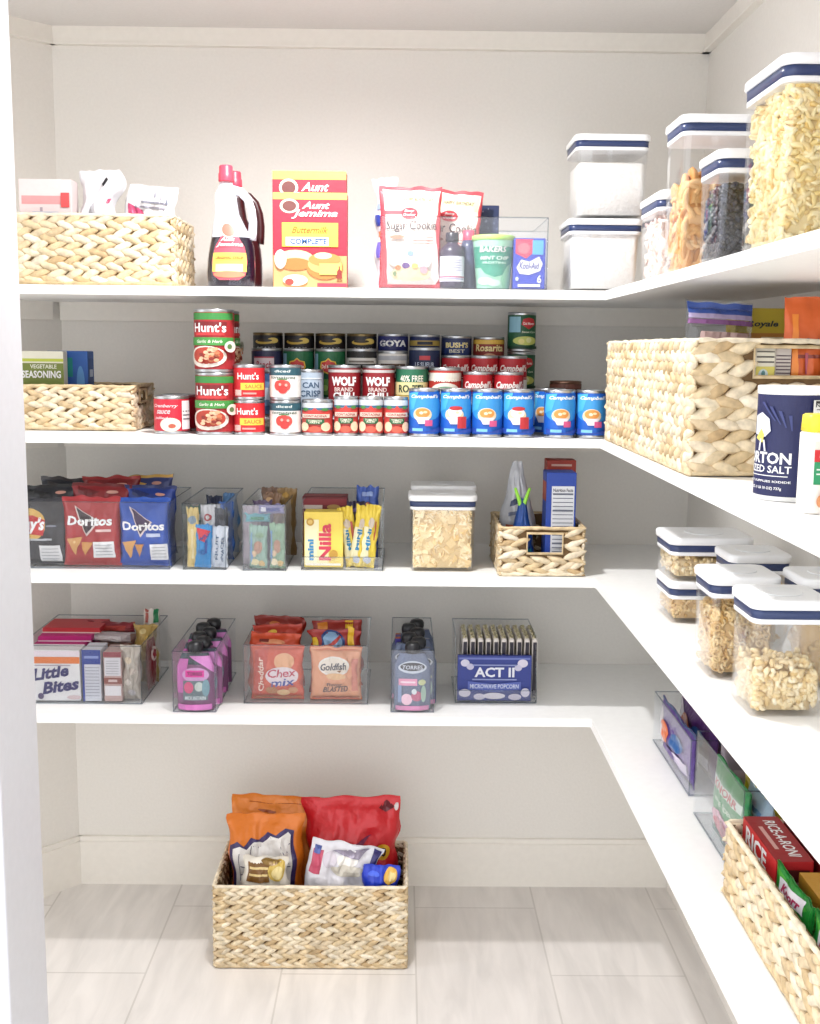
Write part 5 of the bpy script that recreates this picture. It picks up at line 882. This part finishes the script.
bag('bread_bag', 'small bag with brown and gold print at the front left of the floor basket', (FX(263, -.36), -.350, fz), .105, .232, .045, '#e9e2d4', [('r', .36, .86, .5, .18, '#7a5424'), ('r', .36, .90, .44, .02, '#e2c88a'), ('r', .36, .84, .44, .02, '#e2c88a'), ('e', .78, .88, .40, .20, '#d8b95c'), ('e', .80, .86, .26, .12, '#f0dc9a'), ('e', .6, .96, .4, .06, '#8a6a2c')], seed=203, amp=.008, ry=.02)
bag('red_chip_bag', 'large red chip bag with a yellow ten disc filling the right of the floor basket', (FX(355, -.24), -.235, fz), .228, .330, .075, '#d01f28', [('e', .84, .62, .20, .12, '#e9b02c'), ('t', '10', .84, .62, .12, .07, '#3a1c18', 0, 0, .03), ('p', [(.30, .72), (.5, .70), (.7, .76), (.6, .66), (.36, .66)], '#7c1a4c'), ('t', 'DORITOS', .40, .705, .3, .02, '#e8dfe8'), ('p', [(.78, .93), (.86, .97), (.94, .93), (.86, .90)], '#6a1420'), ('e', .96, .93, .05, .05, '#f0e4e4')], seed=204, amp=.016, ry=-.02)
bag('white_chip_bag', 'crumpled white and violet bag leaning to the right in the floor basket', (FX(335, -.33)-.012, -.335, fz), .165, .262, .06, '#eceaf0', [('r', .12, .82, .16, .2, '#c9506c'), ('e', .3, .86, .2, .14, '#d9d2dc'), ('e', .55, .88, .3, .1, '#f8f4ee'), ('e', .6, .80, .5, .1, '#d8d2c4'), ('p', [(.86, .99), (.97, .98), (.98, .7), (.9, .8)], '#3a3474'), ('p', [(.3, .93), (.8, .98), (.7, .9)], '#9c94a8'), ('r', .1, .92, .1, .06, '#5a6ab0')], seed=205, amp=.016, ry=.16)
bag('blue_snack_bag', 'shiny blue bag with a yellow figure patch at the front right of the floor basket', (FX(378, -.37), -.368, fz), .085, .222, .035, '#2440c8', [('e', .75, .90, .34, .16, '#e6b44c'), ('e', .78, .90, .2, .10, '#f0d48c'), ('e', .3, .92, .3, .05, '#4a6ae8')], seed=206, amp=.010, ry=.04)

# ================================================================== LIGHT: recessed ceiling downlight and daylight from the room behind
R_ = math.radians
w = bpy.data.worlds.new('room_light'); sc.world = w; w.use_nodes = True
bg = w.node_tree.nodes['Background']; bg.inputs[0].default_value = (.96, .97, 1.0, 1); bg.inputs[1].default_value = 2.4
la = bpy.data.lights.new('ceiling_lamp', 'SPOT'); la.spot_size = R_(168); la.spot_blend = .8; la.shadow_soft_size = .035; la.energy = 60; la.color = (1, .985, .98)
lo = bpy.data.objects.new('ceiling_lamp', la); COL.objects.link(lo); lo.location = (-.15, -.80, 2.115)
vs = sc.view_settings; vs.view_transform = 'Standard'; vs.look = 'None'; vs.exposure = 0; vs.gamma = 1; vs.use_curve_mapping = False
sc.cycles.max_bounces = 10; sc.cycles.diffuse_bounces = 5; sc.cycles.transparent_max_bounces = 32; sc.cycles.caustics_reflective = False; sc.cycles.caustics_refractive = False; sc.cycles.sample_clamp_indirect = 6
for o in list(sc.objects):   # names read as kinds
    if o.type == 'CAMERA': o.name = 'camera'
